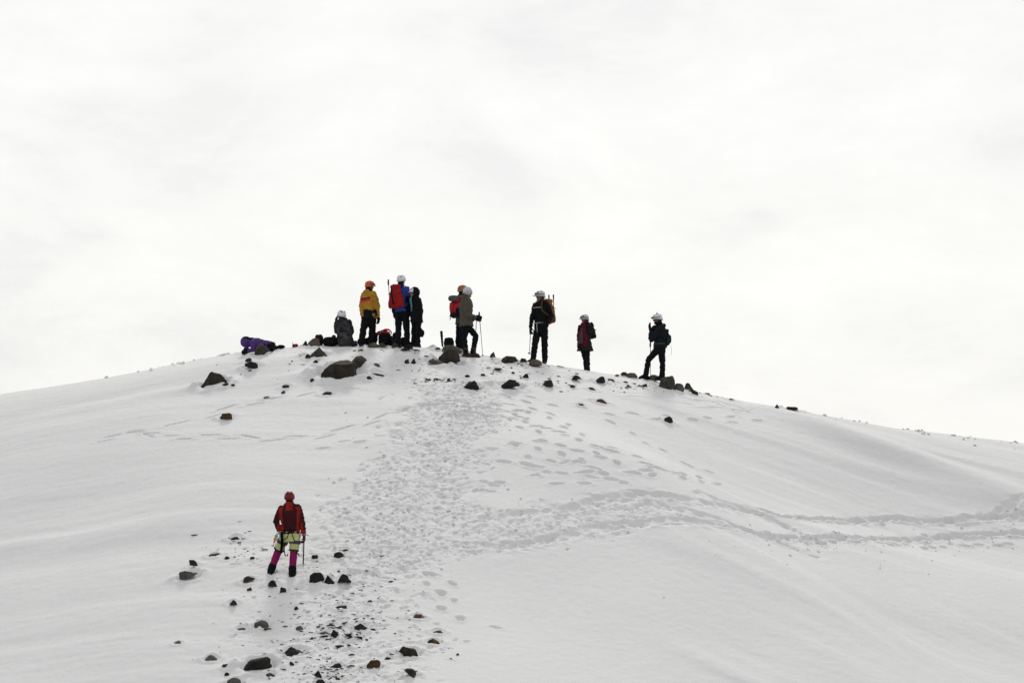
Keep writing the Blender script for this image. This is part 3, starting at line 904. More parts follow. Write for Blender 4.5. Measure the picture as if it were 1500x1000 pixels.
scatter('gravel', 'dark gravel and crumbs of rock lying on the snow', gr, M_ROCK['dark'], 1, rg, 0.42, 0.05, 1.3)

cl = []
for (n, cu, cv, su, sv, lo, hi) in (
        (150, 620, 690, 70, 60, .02, .07), (120, 560, 780, 60, 35, .02, .08), (60, 1330, 795, 90, 8, .02, .07), (60, 1300, 815, 120, 22, .015, .05),
        (50, 1180, 790, 40, 12, .02, .07), (8, 1480, 755, 18, 14, .03, .08), (70, 850, 760, 80, 22, .02, .06), (60, 680, 600, 25, 14, .02, .07)):
    cl += px_spots(n, cu, cv, su, sv, lo, hi, rg)
for c0, n, sp in ((335, 16, 9), (300, 9, 12), (262, 16, 7), (235, 6, 10), (205, 4, 14), (160, 3, 10), (1210, 6, 8), (1262, 12, 10), (1338, 14, 12), (1352, 8, 5), (1420, 10, 14), (1480, 8, 9)):
    for _ in range(n):                         # crusty lumps of blown snow in clusters along the skyline
        uu = rg.normal(c0, sp)
        x = at(uu, 545, 95.5).x
        cl.append((x, float(crest_y(x)) - 0.6 + rg.normal(0, 0.5), .02 + .085 * rg.random() ** 2))
scatter('snow_crumbs', 'crumbs and lumps of crusted snow kicked or blown loose', cl, M_SNOW, 2, rg, 0.7, 0.10)

# ------------------------------------------------------------------ soft bodies: closed pieces fused into one skin
def npv(p):
    return np.array(p[:], float)

def unit(v):
    v = np.asarray(v, float)
    return v / max(np.linalg.norm(v), 1e-9)

def _rings(rings, flat_caps=False):
    n = len(rings[0])
    v = np.concatenate(rings)
    f = []
    for k in range(len(rings) - 1):
        for i in range(n):
            j = (i + 1) % n
            f.append([k * n + i, k * n + j, (k + 1) * n + j, (k + 1) * n + i])
    f.append([i for i in range(n)][::-1])
    f.append([(len(rings) - 1) * n + i for i in range(n)])
    return v, f

def limb(p0, p1, r0, r1, n=12):
    """tapered limb with round ends"""
    p0, p1 = npv(p0), npv(p1)
    d = unit(p1 - p0)
    a = unit(np.cross(d, [0.31, 0.93, 0.2]))
    b = np.cross(d, a)
    th = np.linspace(0, 2 * math.pi, n, endpoint=False)
    ring = np.cos(th)[:, None] * a + np.sin(th)[:, None] * b
    out = []
    for t in (80, 55, 28, 0):
        t = math.radians(t)
        out.append(p0 - d * r0 * math.sin(t) + ring * r0 * math.cos(t))
    for t in (0, 28, 55, 80):
        t = math.radians(t)
        out.append(p1 + d * r1 * math.sin(t) + ring * r1 * math.cos(t))
    return _rings(out)

def ball(c, lat, fwd, up, rx, ry, rz, n=16, m=10, p=2.0):
    c = npv(c)
    th = np.linspace(0, 2 * math.pi, n, endpoint=False)
    out = []
    pw = lambda q: np.sign(q) * np.abs(q) ** (2.0 / p)
    for k in range(m + 1):
        ph = -math.pi / 2 + math.pi * (k * 0.96 + 0.02 * m) / m
        out.append(c + (pw(np.cos(th)) * pw(math.cos(ph)) * rx)[:, None] * lat + (pw(np.sin(th)) * pw(math.cos(ph)) * ry)[:, None] * fwd + pw(math.sin(ph)) * rz * up)
    return _rings(out)

def stack(sections, lat, fwd, n=20, p=2.4):
    """sections: (centre, half width, half depth), bottom to top"""
    th = np.linspace(0, 2 * math.pi, n, endpoint=False)
    pw = lambda q: np.sign(q) * np.abs(q) ** (2.0 / p)
    return _rings([npv(c) + (pw(np.cos(th)) * rx)[:, None] * lat + (pw(np.sin(th)) * ry)[:, None] * fwd for c, rx, ry in sections])

def tube(pts, r, n=6, r1=None, flat=None):
    """a cord, strap or pole along pts; flat=(normal, thickness) presses it into a strap"""
    pts = [npv(p) for p in pts]
    out = []
    a = None
    for k, p in enumerate(pts):
        d = unit(pts[min(k + 1, len(pts) - 1)] - pts[max(k - 1, 0)])
        if flat is not None:
            b = unit(np.array(flat[0]) - d * np.dot(flat[0], d))
            a = np.cross(d, b)
        else:
            a = unit(np.cross(d, [0.2, 0.3, 0.9]) if a is None else a - d * np.dot(a, d))
            b = np.cross(d, a)
        rr = r if r1 is None else r + (r1 - r) * k / (len(pts) - 1)
        th = np.linspace(0, 2 * math.pi, n, endpoint=False) + (math.pi / n)
        if flat is not None:
            out.append(p + (np.cos(th) * rr)[:, None] * a + (np.sin(th) * flat[1])[:, None] * b)
        else:
            out.append(p + rr * (np.cos(th)[:, None] * a + np.sin(th)[:, None] * b))
    return _rings(out)

def merge(pieces):
    vs, fs, o = [], [], 0
    for v, f in pieces:
        vs.append(v)
        fs += [[i + o for i in q] for q in f]
        o += len(v)
    return np.concatenate(vs), fs

def set_tint(me, col):
    n = len(me.vertices)
    a = me.attributes.new('tint', 'FLOAT_COLOR', 'POINT')
    c = np.ones((n, 4), np.float32)
    if callable(col):
        p = np.empty(n * 3, np.float32)
        me.vertices.foreach_get('co', p)
        c[:, :3] = col(p.reshape(-1, 3).astype(float))
    else:
        c[:, :3] = col
    a.data.foreach_set('color', c.ravel())

def fuse(pieces, voxel, smooth=4, wrinkle=0.0, wscale=14.0, seed=0, floor=None, wdir=None):
    """voxel-fuse closed pieces into one continuous mesh, then ease the joins and fold the cloth"""
    v, f = merge(pieces)
    me = mesh_from('piece', v, f, None)
    o = bpy.data.objects.new('piece', me)
    COL.objects.link(o)
    m = o.modifiers.new('r', 'REMESH')
    m.mode = 'VOXEL'
    m.voxel_size = voxel
    if smooth:
        q = o.modifiers.new('s', 'SMOOTH')
        q.factor = 0.5
        q.iterations = smooth
    dg = bpy.context.evaluated_depsgraph_get()
    out = bpy.data.meshes.new_from_object(o.evaluated_get(dg))
    bpy.data.objects.remove(o)
    bpy.data.meshes.remove(me)
    n = len(out.vertices)
    co = np.empty(n * 3, np.float32)
    out.vertices.foreach_get('co', co)
    co = co.reshape(-1, 3).astype(float)
    if wrinkle:
        no = np.empty(n * 3, np.float32)
        out.vertices.foreach_get('normal', no)
        no = no.reshape(-1, 3)
        q = co * np.array([wscale, wscale, wscale * 1.7])
        h = np.abs(vn3(q, seed)) * -1.3 + 0.4 + 0.5 * vn3(q * 2.1, seed + 3)
        co += no * (wrinkle * h)[:, None]
    if floor is not None:
        co[:, 2] = np.maximum(co[:, 2], floor)
    out.vertices.foreach_set('co', co.astype(np.float32).ravel())
    out.polygons.foreach_set('use_smooth', np.ones(len(out.polygons), bool))
    out.update()
    return out

def part(name, me, m, parent, col=None, label=None):
    me.name = name
    me.materials.clear()
    me.materials.append(m)
    if col is not None:
        set_tint(me, col)
    o = bpy.data.objects.new(name, me)
    o.parent = parent
    if label:
        o['label'] = label
    COL.objects.link(o)
    return o

def hard(name, pieces, m, parent, col, smooth=True, label=None):
    v, f = merge(pieces)
    return part(name, mesh_from(name, v, f, None, smooth), m, parent, col, label)

UPZ = np.array([0, 0, 1.0])
BLACK, COAL, NAVY = (0.0065, 0.0075, 0.0095), (0.017, 0.018, 0.020), (0.008, 0.011, 0.018)
WHITE, PALE = (0.62, 0.63, 0.66), (0.40, 0.41, 0.42)
SKIN, HAIR = (0.27, 0.145, 0.090), (0.012, 0.009, 0.008)
STEEL = (0.35, 0.36, 0.38)

def hand_pieces(w, d, palm, spread=1.0, curl=0.5, side=1, s=1.0):
    """w wrist, d along the hand, palm the way the palm faces, side +1/-1 where the thumb leaves"""
    d, palm = unit(d), unit(palm)
    palm = unit(palm - d * np.dot(palm, d))
    acr = np.cross(d, palm) * side
    out = [ball(w + d * 0.050 * s, acr, palm, d, 0.041 * s, 0.017 * s, 0.052 * s, 12, 8, 2.5), limb(w - d * 0.03, w + d * 0.02, 0.027 * s, 0.028 * s, 8)]
    for k, (off, ln) in enumerate(((0.029, .070), (0.010, .080), (-0.010, .074), (-0.029, .058))):
        p = w + d * (0.090 - 0.006 * (k == 3)) * s + acr * off * s
        ang = curl * 0.45
        for j, fr in enumerate((0.45, 0.32, 0.25)):
            q = p + (d * math.cos(ang) + palm * math.sin(ang)) * ln * fr * s
            out.append(limb(p, q, (0.0100 - .0008 * j) * s, (0.0094 - .0009 * j) * s, 7))
            p = q
            ang += curl * 0.9
    t0 = w + d * 0.028 * s + acr * 0.032 * s
    t1 = t0 + (acr * 0.75 + d * 0.75 + palm * 0.25 * curl) * 0.030 * s
    t2 = t1 + (acr * 0.25 + d * 0.8 + palm * 0.7 * curl) * 0.030 * s
    out += [limb(t0, t1, 0.0125 * s, 0.011 * s, 7), limb(t1, t2, 0.011 * s, 0.009 * s, 7)]
    return out

class Figure:
    """one climber; joints are points in the place, the root stands on the snow between the feet"""
    def __init__(self, label, y, yaw, neck, hip, arms, legs, head, head_yaw=None, lat=None, sh=0.185, hw=0.095, group=None,
                 neck_dy=0.0, head_dy=0.0, nod=0.0, foot=None, s=1.0, toes=None):
        yaw = math.radians(yaw)
        hy = yaw if head_yaw is None else math.radians(head_yaw)
        self.s = s
        self.y = y
        self.fwd = np.array([-math.sin(yaw), math.cos(yaw), 0])
        W = lambda q: npv(at(q[0], q[1], y + (q[2] if len(q) > 2 else 0)))
        self.W = W
        N, H = W((*neck, neck_dy)), W(hip)
        self.up = unit(N - H)
        l = np.array([math.cos(yaw), math.sin(yaw), 0]) if lat is None else np.array(lat, float)
        self.lat = unit(l - self.up * np.dot(l, self.up))
        self.fwd_t = unit(np.cross(self.up, self.lat))
        self.N, self.H, self.L = N, H, np.linalg.norm(N - H)
        # left (-1) first, then right (+1)
        self.S = [N + self.lat * sh * k * s - self.up * 0.075 * s for k in (-1, 1)]
        self.E, self.Wr = [W(a[0]) for a in arms], [W(a[1]) for a in arms]
        self.Hp = [H + self.lat * hw * k * s - self.up * 0.02 for k in (-1, 1)]
        self.K, self.A = [W(a[0]) for a in legs], [W(a[1]) for a in legs]
        self.toe = [unit(np.array([-math.sin(math.radians(t)), math.cos(math.radians(t)), 0])) for t in (toes or (math.degrees(yaw) + 8, math.degrees(yaw) - 8))]
        self.C = W((*head, head_dy))
        self.hf = unit(np.array([-math.sin(hy), math.cos(hy), -nod]))
        self.hl = np.array([math.cos(hy), math.sin(hy), 0])
        self.hu = np.cross(self.hl, self.hf)
        b = (self.A[0] + self.A[1]) / 2
        if foot:
            b = W(foot)
        b[2] = min(self.A[0][2], self.A[1][2]) - 0.09 * s
        self.root = thing('person', label, 'person', tuple(b), group)
        self.o = b
        for name in ('N', 'H', 'C'):
            setattr(self, name, getattr(self, name) - b)
        for name in ('S', 'E', 'Wr', 'Hp', 'K', 'A'):
            setattr(self, name, [q - b for q in getattr(self, name)])
        self.seed = int(abs(b[0]) * 1000) % 997

    def P(self, u, v, dy=0.0):
        """a point of this figure, relative to its root"""
        return self.W((u, v, dy)) - self.o

    def near_arm(self, q, r=.088):
        out = np.zeros(len(q), bool)
        for k in (0, 1):
            for a, b in ((self.S[k], self.E[k]), (self.E[k], self.Wr[k])):
                d = b - a
                t = np.clip((q - a) @ d / (d @ d), 0, 1)
                out |= np.linalg.norm(q - a - t[:, None] * d, axis=1) < r
        return out

    def head_pieces(self):
        C, l, f, u, s = self.C, self.hl, self.hf, self.hu, self.s
        out = [ball(C, l, f, u, 0.074 * s, 0.093 * s, 0.108 * s), ball(C + f * 0.028 * s - u * 0.070 * s, l, f, u, 0.056 * s, 0.062 * s, 0.062 * s),
               ball(C + f * 0.070 * s - u * 0.108 * s, l, f, u, 0.026 * s, 0.024 * s, 0.020 * s),
               limb(C + f * 0.086 * s + u * 0.012 * s, C + f * 0.110 * s - u * 0.032 * s, 0.011 * s, 0.016 * s, 8),
               ball(C + f * 0.082 * s + u * 0.026 * s, l, f, u, 0.052 * s, 0.016 * s, 0.013 * s),
               ball(C + f * 0.082 * s - u * 0.066 * s, l, f, u, 0.026 * s, 0.016 * s, 0.010 * s),
               limb(C - u * 0.05 * s - f * 0.01, self.N - self.up * 0.05, 0.054 * s, 0.062 * s)]
        for k in (-1, 1):
            out += [ball(C + l * 0.076 * k * s - u * 0.015 * s - f * 0.012 * s, l, f, u, 0.010 * s, 0.022 * s, 0.034 * s, 8, 6),
                    ball(C + l * 0.036 * k * s + f * 0.068 * s - u * 0.025 * s, l, f, u, 0.024 * s, 0.022 * s, 0.022 * s, 8, 6)]
        return out

    def body(self, hands=(), skin=SKIN, pose=None):
        s = self.s
        up, L = self.up, self.L
        H, N = self.H, self.N
        pc = self.head_pieces()
        pc.append(stack([(H - up * 0.12, .13 * s, .10 * s), (H, .155 * s, .105 * s), (H + up * .3 * L, .135 * s, .095 * s), (H + up * .68 * L, .165 * s, .11 * s),
                         (H + up * .88 * L, .15 * s, .085 * s), (N + up * .01, .06 * s, .055 * s)], self.lat, self.fwd_t))
        for k in (0, 1):
            pc += [limb(self.S[k], self.E[k], .050 * s, .040 * s), limb(self.E[k], self.Wr[k], .040 * s, .029 * s),
                   limb(self.Hp[k], self.K[k], .070 * s, .046 * s), limb(self.K[k], self.A[k], .046 * s, .034 * s),
                   limb(self.A[k] - UPZ * .025 * s, self.A[k] - UPZ * .045 * s + self.toe[k] * .12 * s, .032 * s, .024 * s)]
            d, palm, curl = (pose or {}).get(k, (self.Wr[k] - self.E[k], None, 0.6))
            if palm is None:
                palm = -self.lat if k else self.lat
            pc += hand_pieces(self.Wr[k], d, palm, curl=curl, side=1 if k else -1, s=s)
        me = fuse(pc, 0.0105, 2)
        C, hu, hf = self.C, self.hu, self.hf
        def col(p):
            c = np.tile(np.array(skin), (len(p), 1))
            q = p - C
            z, f_, l_ = q @ hu, q @ hf, q @ self.hl
            lip = (np.abs(z + .066 * s) < .010 * s) & (np.abs(l_) < .026 * s) & (f_ > .07 * s)
            c[lip] = np.array(skin) * [0.75, 0.5, 0.5]
            return c
        self.body_o = part('body', me, M_SKIN, self.root, col)
        return self

    def eyes(self):
        for k in (-1, 1):
            c = self.C + self.hl * .031 * k * self.s + self.hf * .086 * self.s + self.hu * .008 * self.s
            hard('eye', [ball(c, self.hl, self.hf, self.hu, .013, .009, .009, 8, 6)], M_HARD, self.body_o, lambda p, c=c: np.where(((p - c) @ self.hf > .004)[:, None], np.array(BLACK), np.array(WHITE)))
        return self

    def gloves(self, col=BLACK, which=(0, 1), pose=None, s=1.28):
        for k in which:
            d, palm, curl = (pose or {}).get(k, (self.Wr[k] - self.E[k], None, 0.6))
            if palm is None:
                palm = -self.lat if k else self.lat
            pc = hand_pieces(self.Wr[k], d, palm, curl=curl, side=1 if k else -1, s=self.s * s)
            dd = unit(self.Wr[k] - self.E[k])
            pc.append(limb(self.Wr[k] - dd * .06, self.Wr[k] + unit(d) * .01, .043 * self.s, .036 * self.s))
            part('glove', fuse(pc, 0.0075, 1), M_CLOTH, self.root, col)
        return self

    def jacket(self, col, hem=-.13, flare=0.0, fat=1.0, arm=1.0, hood=False, collar=True, wrinkle=.017, cuff=.045, sect=None, name='jacket', open_front=None):
        s = self.s
        H, N, up, L = self.H, self.N, self.up, self.L
        sc = sect or [(hem, .182 + flare, .145 + flare * .7), (.02, .176 + flare * .4, .138), (.30, .160, .128), (.62, .186, .142), (.82, .184, .130), (.94, .135, .105), (1.03, .078, .080)]
        pc = [stack([(H + up * t * L, a * s * fat, b * s * fat) for t, a, b in sc], self.lat, self.fwd_t)]
        for k in (0, 1):
            S_, E_, W_ = self.S[k], self.E[k], self.Wr[k]
            pc += [limb(S_ + self.up * .005, E_, .074 * s * arm, .060 * s * arm), limb(E_, W_ - unit(W_ - E_) * .01, .061 * s * arm, cuff * s * arm),
                   limb(S_, N - up * .03 * s, .068 * s, .065 * s)]
        if collar:
            pc.append(limb(N - up * .03, N + up * .055 * s + (self.C - N) * .12, .080 * s, .072 * s))
        if hood == 'down':
            b = N - self.fwd_t * .085 * s + up * .005
            pc += [ball(b, self.lat, self.fwd_t, up, .105 * s, .065 * s, .055 * s), ball(b - up * .06 * s - self.fwd_t * .005, self.lat, self.fwd_t, up, .075 * s, .045 * s, .075 * s)]
        o = part(name, fuse(pc, 0.0125, 4, wrinkle, 11.0, self.seed), M_CLOTH, self.root, col)
        if hood == 'up':
            C, l, f, u = self.C, self.hl, self.hf, self.hu
            v, fc = ball(C - f * .020 * s + u * .005, l, f, u, .122 * s, .140 * s, .150 * s, 24, 16)
            q = v - C
            z = q @ f
            lim = (.055 - .25 * np.clip(-(q @ u), 0, .2)) * s
            v = v - f * np.clip(z - lim, 0, None)[:, None] * 1.0
            face = (z > lim)
            inner = v - (f * (.055 * s))
            v = np.where(face[:, None] & (np.abs(q @ l) < .085 * s)[:, None] & ((q @ u) < .10 * s)[:, None], inner, v)
            pc = [(v, fc), limb(C - u * .12 * s - f * .03, N - up * .05 * s, .10 * s, .12 * s)]
            part('hood', fuse(pc, .011, 2, .006, 14, self.seed + 5), M_CLOTH, o, col)
        self.jacket_o = o
        return self

    def trousers(self, col, fat=1.0, calf=1.0, to=1.0, wrinkle=.016, name='trousers', knee=None):
        s = self.s
        H, up = self.H, self.up
        pc = [stack([(H - up * .15 * s, .150 * s * fat, .120 * s * fat), (H - up * .02, .172 * s, .130 * s), (H + up * .12, .155 * s, .120 * s)], self.lat, self.fwd_t)]
        for k in (0, 1):
            kn, an = self.K[k], self.A[k]
            end = kn + (an - kn) * to
            pc += [limb(self.Hp[k], kn, .098 * s * fat, .075 * s * fat), limb(kn, end, .074 * s * fat * calf, .066 * s * fat * calf)]
        part(name, fuse(pc, 0.0125, 4, wrinkle, 9.0, self.seed + 9), M_CLOTH, self.root, col)
        return self

    def boots(self, col=BLACK, sole=COAL, gaiter=0.0, crampons=False, big=1.0, leg=1.0):
        s = self.s * big
        for k in (0, 1):
            A, t = self.A[k], self.toe[k]
            l = np.cross(t, UPZ)
            up = unit(self.K[k] - A)
            g = A[2] - .088 * s
            heel, ball_ = A - UPZ * .045 * s - t * .045 * s, A - UPZ * .052 * s + t * .125 * s
            pc = [limb(heel, ball_, .046 * s, .040 * s), limb(A - UPZ * .03 * s + t * .02, A + up * (.13 + gaiter) * s, .056 * s * leg, .062 * s * leg),
                  limb(A - UPZ * .01 + t * .02, ball_ + UPZ * .005, .048 * s, .038 * s)]
            o = part('boot', fuse(pc, .0095, 3, .003, 20, self.seed + k, floor=g + .016), M_CLOTH, self.root, col)
            sec = []
            th = np.linspace(0, 2 * math.pi, 18, endpoint=False)
            outline = A * [1, 1, 0] + t * .040 * s + (np.cos(th) * .145 * s)[:, None] * t + (np.sin(th) * (.043 + .006 * np.cos(th)) * s)[:, None] * l
            for z, w in ((g - .012, .96), (g - .002, 1.0), (g + .022, 1.0)):
                q = (outline - outline.mean(0)) * w + outline.mean(0)
                q[:, 2] = z
                sec.append(q)
            hard('sole', [_rings(sec)], M_HARD, o, sole)
            if crampons:
                pcs = []
                loop = np.concatenate([outline * 1.0, outline[:1]])
                loop[:, 2] = g - .008
                pcs.append(tube(list(loop), .006, 5))
                for i in range(0, 18, 2):
                    p0 = outline[i].copy()
                    p0[2] = g - .008
                    pcs.append(tube([p0, p0 - UPZ * .035 + t * (.012 if i in (0, 2, 16) else 0)], .007, 4, .001))
                pcs.append(tube([A + l * .05 - UPZ * .02, A + t * .06 - UPZ * .005, A - l * .05 - UPZ * .02], .007, 5))
                hard('crampon', pcs, M_METAL, o, STEEL)
        return self

    def hair(self, col=HAIR, long=0.0):
        C, l, f, u, s = self.C, self.hl, self.hf, self.hu, self.s
        pc = [ball(C - f * .022 * s + u * .004, l, f, u, .082 * s, .084 * s, .112 * s), ball(C - f * .055 * s - u * (.055 + long * .5) * s, l, f, u, .062 * s, .042 * s, (.06 + long) * s)]
        part('hair', fuse(pc, .011, 1, .006, 22, self.seed), M_CLOTH, self.root, col)
        return self

    def helmet(self, col, vent=COAL, brim=.0, lamp=None, band=None, straps=True, tilt=0.0):
        C, l, f, u, s = self.C, self.hl, self.hf, self.hu, self.s
        c = C + u * .022 * s
        v, fc = ball(c, l, f, u, .106 * s, .132 * s, .118 * s, 24, 18)
        q = v - c
        z, fz = q @ u, q @ f
        lim = (-.042 - .28 * (-np.clip(fz, -.14, .14)) * 1.0 + .012) * s
        lim = np.where(fz > 0, -.018 * s + .05 * fz, -.018 * s + .28 * fz)      # low at the nape, high over the brow
        v = v + u * np.clip(lim - z, 0, None)[:, None]
        o = hard('helmet', [(v, fc)], M_HARD, self.root, col)
        # rolled rim
        th = np.linspace(0, 2 * math.pi, 28)
        rim = []
        for a in th:
            ff, ll = math.sin(a) * .131 * s, math.cos(a) * .105 * s
            zz = (-.018 * s + .05 * ff) if ff > 0 else (-.018 * s + .28 * ff)
            rim.append(c + f * ff + l * ll + u * zz)
        hard('rim', [tube(rim, .008 * s, 6)], M_HARD, o, band or col)
        for k in (-1, 1):                        # vents in raised pairs
            for a0, a1 in ((25, 60), (78, 108), (122, 150)):
                pts = []
                for a in np.linspace(a0, a1, 5):
                    a = math.radians(a)
                    pts.append(c + f * math.cos(a) * .134 * s * .93 + u * math.sin(a) * .120 * s * .93 + l * k * .042 * s)
                    d = pts[-1] - c
                    e = math.sqrt((d @ l / .106) ** 2 + (d @ f / .132) ** 2 + (d @ u / .118) ** 2) / s
                    pts[-1] = c + d / e * 1.012
                hard('vent', [tube(pts, .017 * s, 8, None, (unit(pts[2] - c), .004))], M_HARD, o, vent)
        if brim:
            pts = [c + f * math.sin(a) * (.128 + brim * math.sin(a)) * s + l * math.cos(a) * .100 * s - u * (.010 + .10 * brim) * s for a in np.linspace(.6, math.pi - .6, 9)]
            hard('brim', [tube(pts, .5 * brim * s + .012, 8, None, (u, .007))], M_HARD, o, band or col)
        if lamp:
            p = c + f * .138 * s + u * .030 * s
            hard('headlamp', [ball(p, l, f, u, .030, .020, .022, 12, 8, 4)], M_HARD, o, lamp)
            ring = [c + f * math.sin(a) * .133 * s + l * math.cos(a) * .108 * s + u * .022 * s for a in np.linspace(-.3, math.pi + .3, 18)]
            hard('lamp_band', [tube(ring, .012, 6, None, (l * .01 + f, .003))], M_CLOTH, o, COAL)
        if straps:
            for k in (-1, 1):
                hard('chin_strap', [tube([c + l * k * .100 * s - f * .02, C + l * k * .086 * s - u * .06 * s + f * .015, C + f * .055 * s - u * .135 * s + l * k * .01], .008, 6, None, (l * k, .002))], M_CLOTH, o, COAL)
        self.helmet_o = o
        return self

    def goggles(self, col=BLACK):
        C, l, f, u, s = self.C, self.hl, self.hf, self.hu, self.s
        pts = [C + f * math.sin(a) * .100 * s + l * math.cos(a) * .078 * s + u * .004 for a in np.linspace(.35, math.pi - .35, 9)]
        hard('sunglasses', [tube(pts, .021 * s, 8, None, (f, .006))], M_HARD, self.root, col)
        return self

    def pack(self, label, col, w=.30, h=.48, d=.20, drop=.02, accent=BLACK, lid=None, strap=BLACK, poles=None, belt=True, extra=None, back=.0, tilt=0.0, group='backpacks carried on the summit', front=True):
        """a rucksack on this figure's back: a thing of its own"""
        s = self.s
        l, f, u = self.lat, self.fwd_t, unit(self.up + self.fwd_t * tilt)
        f = unit(np.cross(u, l))
        c = self.N - self.up * (drop + h / 2) - f * (.135 + d / 2 + back) + self.o
        t = thing('backpack', label, 'backpack', tuple(c - u * h / 2), group)
        b = u * h / 2
        pc = [ball(b - u * h * .10, l, f, u, w / 2, d / 2, h * .40, 20, 14, 3.2), ball(b + u * h * .20 + f * d * .06, l, f, u, w * .39, d * .42, h * .30, 20, 12, 2.8), ball(b - u * h * .22 - f * d * .08, l, f, u, w / 2 * 1.06, d / 2 * 1.05, h * .24, 20, 12, 3)]
        main = part('main_compartment', fuse(pc, .0125, 3, .008, 12, self.seed + 2), M_CLOTH, t, col)
        part('lid', fuse([ball(b + u * h * .45 + f * .01, l, f, u, w * .38, d * .50, h * .10, 18, 10, 2.6)], .0125, 2, .004, 14, 3), M_CLOTH, t, lid or col)
        part('front_pocket', fuse([ball(b - f * (d * .50) - u * h * .08, l, f, u, w * .34, .045, h * .27, 16, 10, 3)], .0125, 2, .004, 14, 4), M_CLOTH, t, accent if accent != BLACK else col)
        for k in (-1, 1):
            part('side_pocket', fuse([ball(b + l * k * w * .50 - u * h * .30, l, f, u, .035, d * .34, h * .17, 12, 8, 3)], .0125, 2), M_CLOTH, t, accent)
            hard('compression_strap', [tube([b + l * k * w * .5 + f * d * .4 + u * h * .2, b + l * k * w * .56 - f * 0 + u * h * .16, b + l * k * w * .42 - f * d * .55 + u * h * .13], .010, 6, None, (l * k, .003))], M_CLOTH, t, strap)
            if front:
                top = self.N + self.lat * k * .085 * s
                o_ = self.o - (c - u * h / 2)
                pts = [b + l * k * .07 + u * h * .36 + f * d * .45, top + self.up * .035 * s - self.fwd_t * .05 + o_, top + self.up * .038 * s + self.fwd_t * .05 * s + o_, top + self.lat * k * .045 * s - self.up * .10 * s + self.fwd_t * .135 * s + o_,
                       top + self.lat * k * .075 * s - self.up * .24 * s + self.fwd_t * .135 * s + o_, top + self.lat * k * .115 * s - self.up * .33 * s - self.fwd_t * .02 + o_, b + l * k * w * .42 - u * h * .30 + f * d * .45]
                hard('shoulder_strap', [tube(pts, .026, 8, None, (self.fwd_t * .8 + self.lat * k * .5 + self.up * .3, .008))], M_CLOTH, t, strap if not extra else extra)
        if belt:
            o_ = self.o - (c - u * h / 2)
            pts = [self.H + self.up * .06 + self.lat * math.cos(a) * .192 * s + self.fwd_t * math.sin(a) * .156 * s + o_ for a in np.linspace(-.5, math.pi + .5, 20)]
            hard('hip_belt', [tube(pts, .022, 6, None, (self.fwd_t * .01 + self.lat * .001 + self.up * 0 + np.array([.001, 0, 0]), .006))] if False else
                 [tube(pts[i:i + 2], .014, 6) for i in range(len(pts) - 1)], M_CLOTH, t, belt if isinstance(belt, tuple) else strap)
        self.pack_t, self.pack_base = t, c - u * h / 2
        return self

def pole(label, top, tip, group='walking poles of the party', name='trekking_pole', r=.0085, basket=True, col=COAL, strap=True):
    """top of grip and tip are points in the place"""
    top, tip = npv(top), npv(tip)
    t = thing(name, label, 'trekking pole', tuple(tip), group)
    a = top - tip
    d = unit(a)
    L = np.linalg.norm(a)
    hard('shaft', [tube([d * .04, d * (L * .55)], r * .8), tube([d * (L * .53), d * (L - .10)], r)], M_METAL, t, col)
    hard('grip', [limb(d * (L - .13), d * (L - .02), .016, .019, 8)], M_CLOTH, t, BLACK)
    hard('tip', [tube([d * 0, d * .05], .002, 6, .006)], M_METAL, t, STEEL)
    if basket:
        e = unit(np.cross(d, [1, .2, 0]))
        hard('basket', [ball(d * .07, e, np.cross(d, e), d, .040, .040, .006, 12, 6)], M_HARD, t, BLACK)
    if strap:
        e = unit(np.cross(d, [0, 1, .1]))
        hard('wrist_strap', [tube([a - d * .03, a + e * .03 - d * .08, a + e * .02 - d * .15, a - d * .10], .005, 5)], M_CLOTH, t, BLACK)
    return t

def yof(u, v):
    return hit(u, v)[1]
PARTY = 'climbers gathered on the summit'

# ------------------------------------------------------------------ the climber on the slope, in a red jacket
y1 = yof(424, 841)
MAROON, RED, LIME, PINK = (.042, .008, .011), (.25, .018, .014), (.47, .50, .22), (.21, .012, .085)
p = Figure('climber in red and maroon jacket, lime shorts and magenta leggings, alone on the slope', y1, 0, (424, 737.5), (425.5, 779),
           [((404.5, 761, -.06), (409.5, 776, .05)), ((443, 762, -.04), (445.2, 779.5, -.02))],
           [((408.5, 803, .10), (396.8, 833.2, .02)), ((430.5, 804, .0), (428, 836.5, -.10))], (424, 727.5), sh=.165, hw=.105, toes=(12, -6), nod=-.05)
hp = {0: (np.array([.25, .15, -.95]), np.array([.9, -.2, 0]), .8), 1: (np.array([.05, .1, -1]), np.array([-.9, .2, 0]), 1.15)}
p.body(pose=hp)
def red_jacket(q):
    x, z = (q - p.H) @ p.lat, (q - p.H) @ p.up
    c = np.tile(np.array(MAROON), (len(q), 1))
    arm = p.near_arm(q, .092)
    side = ((np.abs(x) >= .142 + .05 * (z - .25)) | arm) & (np.abs(x) < .205 + .02 * z) & (z > .02)
    c[side & (z < p.L * .92)] = RED
    c[arm & (np.abs(x) >= .17) & (z < .19) & ((np.abs(x) < .255) | (z < .05))] = RED
    c[(np.abs(x) < .072) & (z > p.L * .80) & (z < p.L * 1.25)] = RED
    return c
p.jacket(red_jacket, fat=1.12, hem=-.02, hood='down', sect=[(-.04, .172, .135), (.06, .172, .138), (.30, .158, .13), (.62, .176, .14), (.82, .172, .13), (.94, .13, .105), (1.03, .085, .085), (1.10, .07, .07)], cuff=.050, arm=1.04)
p.trousers(PINK, fat=.84, calf=1.32, to=.76, name='leggings', wrinkle=.004)
pc = [stack([(p.H - p.up * .17, .170, .132), (p.H - p.up * .02, .190, .142), (p.H + p.up * .10, .182, .138)], p.lat, p.fwd_t)]
